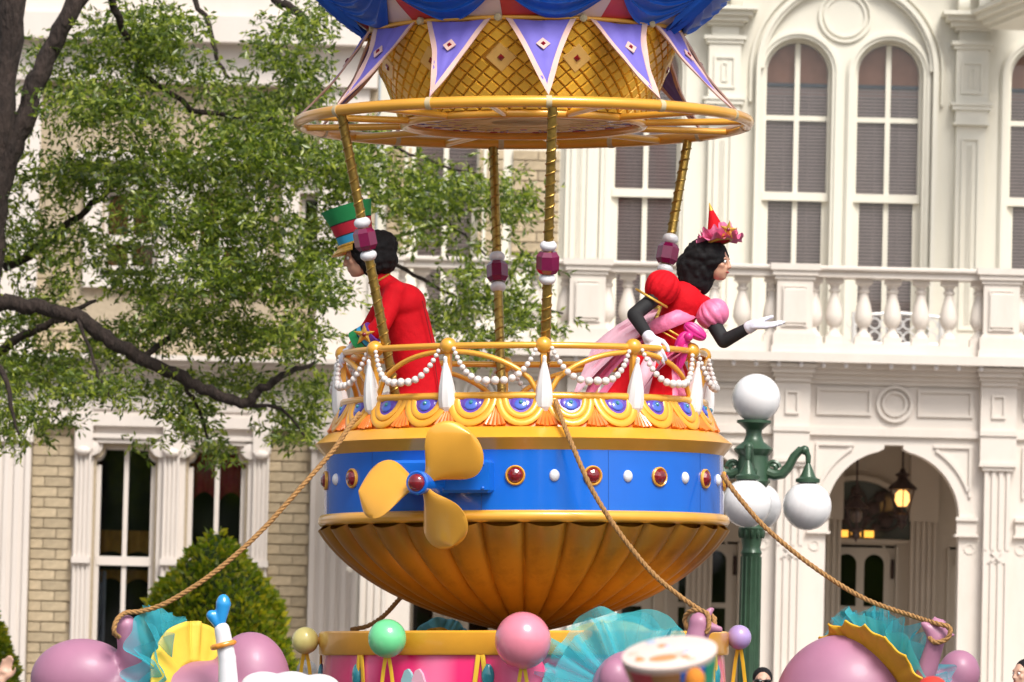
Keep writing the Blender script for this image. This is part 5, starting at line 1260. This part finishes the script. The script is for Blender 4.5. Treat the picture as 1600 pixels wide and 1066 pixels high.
puff('puff_sleeve', REDC, wom, f(1035, 450, DW_ - .18), Matrix.Rotation(radians(30), 3, 'Y'), (.135, .125, .14))
puff('puff_sleeve', PINKC, wom, f(1114, 491, DW_ - .05), Matrix.Rotation(radians(-35), 3, 'Y'), (.13, .12, .115), 11)
MB().tube([f(1018 + 20 * cos(t) * 1.2, 466 + 14 * cos(t), DW_ - .2 + .11 * sin(t)) for t in [2 * pi * i / 20 for i in range(20)]], .010, 6, closed=True).build('sleeve_braid', GOLDT, wom)
# sash and cord wrap the bodice
def wrap(y0, y1, r, mm, nm, tub, d0=0):
    pts = []
    for i in range(17):
        t = -1.75 + 3.5 * i / 16; cx = 1052 + (y0 - 500) * -.4; pts.append(f(cx + r * sin(t) * 1.0, y0 + (y1 - y0) * (.5 + .5 * sin(t)), DW_ - (r * U + .01) * cos(t)))
    MB().tube(pts, tub, 8, flat=.35 if tub > .02 else 1, up=(0, -1, .2)).build(nm, mm, wom, smooth=70)
wrap(515, 488, 33, PINKC, 'sash', .062); wrap(500, 540, 33, GOLDT, 'gold_cord', .009); wrap(508, 545, 32, GOLDT, 'gold_cord', .007)
for c_, R_, rd in ((f(1086, 518, DW_ - .21), Matrix.Rotation(radians(-55), 3, 'Y'), (.055, .04, .10)), (f(1067, 533, DW_ - .22), Matrix.Rotation(radians(35), 3, 'Y'), (.05, .04, .085)), (f(1064, 556, DW_ - .23), Matrix.Rotation(radians(15), 3, 'Y'), (.045, .03, .12))): puff('sash_knot', HOTP, wom, c_, R_, rd, 7, .22)
bobj('sash_knot', [('e', f(1076, 526, DW_ - .25), (.038, .035, .038))], HOTP, wom, .008, 2)
# skirt panels
wc = f(1030, 545, DW_); hc = f(1000, 668, DW_); NPN = 12
for i in range(NPN):
    vs = []; fs = []; na, nv = 10, 16
    for j in range(nv + 1):
        v = j / nv; c = wc + (hc - wc) * v; rx = .13 + .33 * v ** .75; ry = .13 + .26 * v ** .8
        for k_ in range(na + 1):
            t = 2 * pi * (i + k_ / na) / NPN; fo = 1 + (.03 + .09 * v) * sin(t * 12 + .6) + .05 * v * sin(t * 5 + 1); vs.append((c.x + rx * fo * sin(t), c.y - ry * fo * cos(t), c.z + .05 * v * sin(t * 3)))
    for j in range(nv):
        for k_ in range(na): q = j * (na + 1) + k_; fs.append((q, q + 1, q + na + 2, q + na + 1))
    MB().add(vs, fs).build('skirt_panel', (REDC, PINKC, REDC, PALEC)[i % 4], wom, smooth=80)
for q0, q1, w_, mm in (((1020, 500), (908, 585), .19, PALEC), ((1015, 515), (918, 604), .21, PINKC), ((1030, 520), (945, 612), .15, REDC), ((1070, 545), (1010, 600), .12, PINKC)):     # loose gauze panels trailing behind
    a_, b_ = f(*q0, DW_ + (.10 if q0[0] < 1050 else -.28)), f(*q1, DW_ + (.18 if q0[0] < 1050 else -.38)); vs = []; fs = []; nv, na = 14, 8
    for j in range(nv + 1):
        v = j / nv
        for k_ in range(na + 1):
            u = k_ / na * 2 - 1; p = a_ + (b_ - a_) * v + Vector((u * .05 * (1 + v), .10 * u, w_ * u * (.5 + .8 * v) + .05 * sin(v * pi))) + Vector((0, -.03 * sin(u * 7 + v * 4), 0)); vs.append(tuple(p))
    for j in range(nv):
        for k_ in range(na): q = j * (na + 1) + k_; fs.append((q, q + 1, q + na + 2, q + na + 1))
    MB().add(vs, fs).build('gauze_panel', mm, wom, smooth=80)
for d_ in (-.08, .08): bobj('shoe', [('c', f(1008, 716, DW_ + d_), .045, f(1034, 718, DW_ + d_), .038)], HOTP, wom, .012, 3)
X = lambda x, y, z: Hw @ Vector((x, y, z)); R3 = Hw.to_3x3()
curls('hair', HAIRB, [('e', X(-.085, 0, .05), (.165, .165, .14), R3), ('e', X(-.14, 0, -.04), (.16, .165, .15), R3), ('e', X(-.15, 0, -.14), (.12, .145, .11), R3)], wom, 300, .020, 5)
Hc = head_frame(X(.02, -.02, .165), (.95, -.4, .28), (.12, 0, 1))
MB().lathe([(.098, 0), (.006, .30), (0, .301)], 30, Hc).build('cone_hat', REDC, wom)
MB().lathe([(.020, .256), (.003, .322), (0, .323)], 14, Hc).build('hat_tip', GOLDT, wom)
MB().tube([Hc @ Vector((.099 * cos(t), .099 * sin(t), .004)) for t in [2 * pi * i / 24 for i in range(24)]], .012, 8, closed=True).build('hat_braid', GOLDT, wom)
for i in range(3):                                       # gathered pink ruffle around the hat
    ring('hat_ruffle', PINKC, wom, Hc @ Vector((.01, 0, .012 + .012 * i)), Hc.to_3x3() @ Vector((.15 - .1 * i, 0, 1)), .085, .185 - .03 * i, .01 + .03 * i, 8 + i, .022, seed=30 + i, ragged=.02, n=220)
star(wom, Hc @ Vector((.13, -.09, .05)), rot_frame((.75, -.6, -.2), (.6, -.75, .1), (.1, .1, 1)), .075)
# ---- onlookers
def onlooker(px, py, Y, label, hair, shirt, skin=SKIN2, fwd=(0, -1, 0), glasses=False, cap=None, arm=None, long=False):
    """py: top of the head"""
    c = at(*deskew(px, py), Y); t = thing('person', (c.x, Y, 0), label, 'person', 'onlookers along the street'); hz_ = c.z - .135; k_ = hz_ / 1.60
    H = head_frame((c.x, Y, hz_), fwd); fw = Vector(fwd).normalized(); sd = Vector((0, 0, 1)).cross(fw); P = lambda a, b, z: (c.x + sd.x * a + fw.x * b, Y + sd.y * a + fw.y * b, z * k_)
    S = head_shapes(H) + [('c', P(0, -.01, 1.38), .055, P(0, 0, 1.56), .05), ('c', P(0, 0, 1.0), .13, P(0, 0, 1.28), .15)]
    for s in (-1, 1):
        S += [('c', P(s * .1, 0, .92), .085, P(s * .11, 0, .5), .06), ('c', P(s * .11, 0, .5), .06, P(s * .11, -.02, .09), .042), ('c', P(s * .11, -.02, .05), .04, P(s * .11, .13, .03), .03), ('c', P(s * .06, 0, 1.34), .06, P(s * .17, 0, 1.33), .055)]
        if arm and s == arm[0]: e = at(*deskew(*arm[1]), Y); h = at(*deskew(*arm[2]), Y); S += [('c', P(s * .17, 0, 1.33), .052, e, .042), ('c', e, .042, h, .03)] + hand_shapes(h, Vector(h) - Vector(e), (0, -1, .2), .25, 1.0, right=s < 0)
        else: S += [('c', P(s * .17, 0, 1.33), .052, P(s * .23, -.02, 1.05), .042), ('c', P(s * .23, -.02, 1.05), .042, P(s * .24, .06, .82), .03)] + hand_shapes(P(s * .24, .06, .82), (0, .1, -1), (-s, 0, 0), .4, 1.0)
    bobj('body', S, skin, t, .012, 3); face(H, t)
    S2 = [('c', P(0, 0, .92), .155, P(0, 0, 1.25), .165), ('c', P(-.15, 0, 1.33), .075, P(.15, 0, 1.33), .075)] + [('c', P(s * .17, 0, 1.33), .072, P(s * .21, -.01, 1.12), .062) for s in (-1, 1) if not (arm and s == arm[0])]
    bobj('shirt', S2, shirt, t, .015, 3)
    bobj('trousers', [('c', P(0, 0, .92), .15, P(0, 0, .88), .15)] + [('c', P(s * .1, 0, .88), .105, P(s * .11, 0, .12), .07) for s in (-1, 1)], mat('denim', (.05, .07, .13), .85), t, .016, 3)
    X = lambda x, y, z: H @ Vector((x, y, z)); R3 = H.to_3x3()
    HS = [('e', X(-.028, 0, .048), (.098, .086, .092), R3), ('e', X(-.05, 0, .0), (.075, .086, .085), R3)]
    if long: HS += [('e', X(-.06, 0, -.08), (.05, .09, .12), R3)]
    bobj('hair', HS, hair, t, .010, 3)
    if glasses: MB().tube([X(.02, .082, .022), X(.085, .06, .022), X(.1, .03, .018), X(.101, 0, .024), X(.1, -.03, .018), X(.085, -.06, .022), X(.02, -.082, .022)], [.004, .012, .019, .006, .019, .012, .004], 8).build('sunglasses', mat('dark lens', (.01, .01, .012), .1), t)
    if cap: bobj('cap', [('e', X(-.02, 0, .07), (.115, .098, .08), R3), ('e', X(.10, 0, .06), (.075, .075, .012), R3)], cap, t, .010, 3)
    return t
onlooker(483, 1032, 50, 'grey haired onlooker beyond the left end of the drum', HAIRG, mat('white shirt', (.6, .6, .6), .8), fwd=(.6, .8, 0))
onlooker(1192, 1043, 48, 'dark haired onlooker in sunglasses beyond the lilac balloon', HAIRB, mat('grey shirt', (.3, .3, .32), .8), glasses=True, long=True)
onlooker(1458, 1060, 36, 'onlooker in a red cap at the lower right edge', HAIRB, mat('red shirt', (.5, .03, .03), .8), cap=mat('red cap cloth', (.55, .035, .02), .8), fwd=(.2, 1, 0))
onlooker(1600, 1030, 46, 'dark haired onlooker cut off by the lower right corner', HAIRB, mat('teal shirt', (.05, .2, .22), .8), fwd=(-.8, -.6, 0))
onlooker(-58, 1030, 36, 'onlooker at the lower left edge raising a bare hand', HAIRB, mat('blue shirt', (.05, .1, .3), .8), fwd=(.3, 1, 0), arm=(-1, (-15, 1110), (2, 1062)))

# ---- soft mauve sculptures lying round the drum, with cloth and tulle rings
MAUVE = mat('mauve paint', (.38, .165, .26), .46, 0, .10, 2.2, coat=.08); YCL = mat('yellow cloth', (.78, .55, .06), .6, 0, .08, 5, .1, 60); GCL = mat('golden yellow cloth', (.76, .40, .015), .6, 0, .08, 5, .1, 60)
def sculpture(px, d, label):
    p = at(px, 1066, FD + d); o = thing('padded_sculpture', (p.x, FD + d, 0), label, 'sculpture', 'soft mauve sculptures around the drum'); FLOAT_THINGS.append(o); return o
# left
DL = -1.5; g = lambda x, y, dd=0: at(x, y, FD + DL + dd)
sL_ = sculpture(250, DL, 'mauve padded sculpture at left with a teal tulle ruff and pale yellow cloth')
bobj('padded_body', [('e', g(128, 1062), (.39, .32, .31)), ('e', g(185, 1085), (.30, .28, .24)), ('c', g(180, 1100), .30, g(400, 1100), .34), ('e', g(392, 1068), (.30, .30, .39)), ('c', g(210, 1070, -.1), .105, g(198, 985, -.2), .085), ('e', g(197, 978, -.2), (.09, .09, .085)),
      ('c', g(128, 1110), .3, (g(128, 1110).x, FD + DL, .3), .35), ('c', g(392, 1110), .3, (g(392, 1110).x, FD + DL, .3), .35)], MAUVE, sL_, .022, 8)
ring('yellow_cloth', YCL, sL_, g(306, 1078, -.05), (.72, -.62, .12), .2, .52, .02, 12, .018, 0, thick=.012)
for i in range(3): ring('tulle_ruff', TULLE, sL_, g(262 + 7 * i, 1078), (1, -.22 - .04 * i, .05), .12, .64 - .05 * i, -.10 + .07 * i, 8 + 2 * i, .065, seed=i, ragged=.015, n=400, nv=14)
# centre right
DCR = -1.9; g2 = lambda x, y, dd=0: at(x, y, FD + DCR + dd)
sC_ = sculpture(985, DCR, 'mauve padded sculpture behind the drum hat, with a wide teal tulle ruff and yellow cloth')
bobj('padded_body', [('e', g2(985, 1085), (.30, .30, .33)), ('e', g2(962, 1062, -.22), (.13, .12, .16)), ('c', g2(1070, 1075), .12, g2(1092, 985, 0), .085), ('e', g2(1093, 974, 0), (.085, .085, .085)), ('c', g2(1100, 978, -.02), .05, g2(1126, 984, -.03), .026), ('c', g2(1098, 968, .02), .045, g2(1112, 952, .05), .026), ('c', g2(985, 1110), .35, (g2(985, 1110).x, FD + DCR, .3), .4)], MAUVE, sC_, .018, 6)
ring('yellow_cloth', YCL, sC_, g2(960, 1085, .42), (.1, -1, .30), .25, .60, -.05, 14, .02, 0, thick=.012)
for i in range(3): ring('tulle_ruff', TULLE, sC_, g2(982, 1085, .20 - .10 * i), (.12 + .05 * i, -1, .32), .2, .72 - .07 * i, -.12 + .08 * i, 9 + 2 * i, .07, seed=10 + i, ragged=.015, n=400, nv=14)
# right
DR = -1.0; g3 = lambda x, y, dd=0: at(x, y, FD + DR + dd)
sR_ = sculpture(1330, DR, 'large mauve padded sculpture at right with scalloped golden cloth and a teal tulle ruff')
bobj('padded_body', [('e', g3(1322, 1105), (.55, .45, .56)), ('e', g3(1295, 1095, -.22), (.28, .25, .18)), ('e', g3(1499, 1052), (.16, .16, .18)), ('c', g3(1440, 1080), .2, g3(1495, 1075), .14), ('c', g3(1440, 1075, -.40), .085, g3(1464, 996, -.47), .07), ('c', g3(1462, 990, -.47), .06, g3(1461, 968, -.45), .032), ('c', g3(1466, 990, -.47), .05, g3(1489, 993, -.45), .024), ('c', g3(1456, 988, -.47), .055, g3(1443, 975, -.49), .03), ('c', g3(1466, 986, -.47), .05, g3(1474, 972, -.47), .028), ('c', g3(1322, 1120), .45, (g3(1322, 1120).x, FD + DR, .3), .5)], MAUVE, sR_, .022, 8)
ring('golden_cloth', GCL, sR_, g3(1372, 1075, -.05), (.70, .52, .50), .28, .62, -.02, 18, .008, .10, thick=.014)
for i in range(3): ring('tulle_ruff', TULLE, sR_, g3(1390 + 7 * i, 1066 - 3 * i, .08), (.72, .42, .52), .2, .66 - .05 * i, -.02 + .06 * i, 11 + 2 * i, .06, seed=20 + i, ragged=.015, n=400, nv=14)
# finial post and white puffs
ps = thing('finial_post', (at(350, 1066, FD - 2.1).x, FD - 2.1, 0), 'white curved finial post with blue teardrop tips and an orange band', 'ornament'); FLOAT_THINGS.append(ps); h = lambda x, y, dd=0: at(x, y, FD - 2.1 + dd)
WP = mat('white gloss paint', (.74, .73, .76), .25, 0, .03, 5, coat=.5)
bobj('post', [('c', (h(356, 1066).x, FD - 2.1, .1), .11, h(358, 1100), .085), ('c', h(358, 1100), .085, h(355, 1030), .068), ('c', h(355, 1030), .070, h(347, 984), .060)], WP, ps, .012, 4)
bobj('blue_tip', [('c', h(345, 972), .038, h(349, 944), .058), ('e', h(349, 942), (.052, .05, .066)), ('c', h(341, 976), .036, h(331, 962), .043)], mat('sky blue gloss', (.02, .28, .66), .25, 0, .05, 5, coat=.5), ps, .010, 3)
bobj('orange_band', [('c', h(349, 1008) + Vector((.078 * cos(t), .078 * sin(t), .02 * cos(t))), .022, h(349, 1008) + Vector((.078 * cos(t + .6), .078 * sin(t + .6), .02 * cos(t + .6))), .022) for t in [i * pi / 6 for i in range(12)]], mat('orange gloss', (.72, .27, .03), .3, 0, .05, 5, coat=.4), ps, .008, 2)
pf = thing('padded_cloud', (h(440, 1066).x, FD - 2.0, 0), 'white padded cloud shape at the foot of the drum on the left', 'ornament'); FLOAT_THINGS.append(pf)
bobj('cloud', [('e', h(412, 1070), (.17, .16, .10)), ('e', h(455, 1078), (.2, .18, .14)), ('e', h(498, 1078), (.17, .16, .12)), ('c', h(455, 1100), .15, (h(455, 1100).x, FD - 2.1, .2), .2)], WP, pf, .015, 4)
for x_, y_, mm in ((650, 985, mat('teal cloth', (.12, .42, .50), .6)), (682, 984, GCL), (712, 988, MATS['teal cloth'])): pass
rb = sculpture(690, 1.4, 'teal and orange cloth edge showing over the back of the drum rim'); q_ = at(690, 1010, FD + 1.4)
ring('teal_cloth', MATS['teal cloth'], rb, q_, (0, -1, .3), .1, .24, 0, 9, .03, thick=.01, seed=3); ring('orange_cloth', GCL, rb, at(684, 1010, FD + 1.3), (.1, -1, .3), .05, .16, 0, 6, .01, thick=.01)
bobj('padded_body', [('e', at(690, 1040, FD + 1.5), (.35, .3, .2)), ('c', at(560, 1020, FD + 1.3), .05, at(552, 985, FD + 1.3), .03), ('c', at(690, 1060, FD + 1.5), .2, (q_.x, FD + 1.5, .2), .2)], MAUVE, rb, .02, 4)
# ---- blurred drum hat close to the camera
hp_ = at(1046, 1021, 28.0); dh = thing('person', (hp_.x, 28.0, 0), 'performer close by under a big tilted drum shaped hat with paint splashed top', 'person'); FLOAT_THINGS.append(dh)
Hd = head_frame((hp_.x, 28.0, hp_.z - .33), (0, -1, 0))
P = lambda a, b, z: (hp_.x + a, 28.0 + b, z); S = head_shapes(Hd) + [('c', P(0, 0, 1.05), .05, P(0, 0, 1.25), .05), ('c', P(0, 0, .8), .13, P(0, 0, 1.0), .15)]
for s in (-1, 1): S += [('c', P(s * .1, 0, .75), .085, P(s * .11, 0, .42), .06), ('c', P(s * .11, 0, .42), .06, P(s * .11, 0, .08), .042), ('c', P(s * .11, 0, .05), .04, P(s * .11, -.12, .03), .03), ('c', P(s * .06, 0, 1.03), .06, P(s * .17, 0, 1.02), .055), ('c', P(s * .17, 0, 1.02), .052, P(s * .23, 0, .8), .042), ('c', P(s * .23, 0, .8), .042, P(s * .24, -.06, .6), .03)] + hand_shapes(P(s * .24, -.06, .6), (0, -.1, -1), (-s, 0, 0), .4)
bobj('body', S, SKIN2, dh, .013, 3); face(Hd, dh)
bobj('costume', [('c', P(0, 0, .35), .25, P(0, 0, .75), .17), ('c', P(0, 0, .75), .165, P(0, 0, .95), .165), ('c', P(-.15, 0, 1.02), .075, P(.15, 0, 1.02), .075)], mat('patch costume', (.1, .25, .5), .8, 0, .3, 8), dh, .016, 3)
Td = Matrix.Translation(hp_) @ Matrix.Rotation(radians(-7), 4, 'Y') @ Matrix.Rotation(radians(19), 4, 'X')
hat = MB().lathe([(.19, -.20), (.225, -.012), (.236, -.008), (.236, .006), (.22, .012), (0, .014)], 40, Td).build('drum_hat', mat('drum hat skin', (.74, .60, .54), .5, 0, .05, 8), dh)
for i in range(10):
    mm = (mat('hat red', (.45, .05, .06), .5), mat('hat brown', (.35, .16, .06), .5), mat('hat cobalt', (.02, .12, .5), .4), mat('hat green', (.02, .28, .16), .5), mat('hat tan', (.5, .3, .15), .5))[i % 5]
    MB().lathe([(.186, -.202), (.23, -.03), (.234, -.03), (.19, -.204)], 6, Td, a0=2 * pi * i / 10 - 1.1, a1=2 * pi * (i + .98) / 10 - 1.1).build('hat_panel', mm, hat)
rnd = random.Random(4)
for i in range(14):
    a = rnd.uniform(0, 2 * pi); r_ = rnd.uniform(.04, .2) if i else .10; a = a if i else -.3; q = rnd.uniform(.012, .03) if i else .05
    MB().ball((0, 0, 0), (q * (1.6 if i == 0 else 1), q, .004), 12, 6, Mx=Td @ Matrix.Translation((r_ * sin(a), -r_ * cos(a), .014))).build('paint_splash', (mat('splash orange', (.75, .25, .10), .5), mat('splash blue grey', (.35, .42, .55), .5), mat('splash peach', (.72, .45, .36), .5))[0 if i == 0 else i % 3], hat)
bobj('pompom', [('e', at(1086, 1062, 27.7), (.05, .05, .06)), ('e', at(1082, 1075, 27.72), (.05, .05, .05))], mat('orange plush', (.60, .20, .02), .9), dh, .008, 2)

# ------------------------------------------------------------------ tilt everything that stands on the cambered street
bpy.context.view_layer.update()
for o in FLOAT_THINGS:
    o.matrix_basis = FLOAT_TILT @ o.matrix_basis
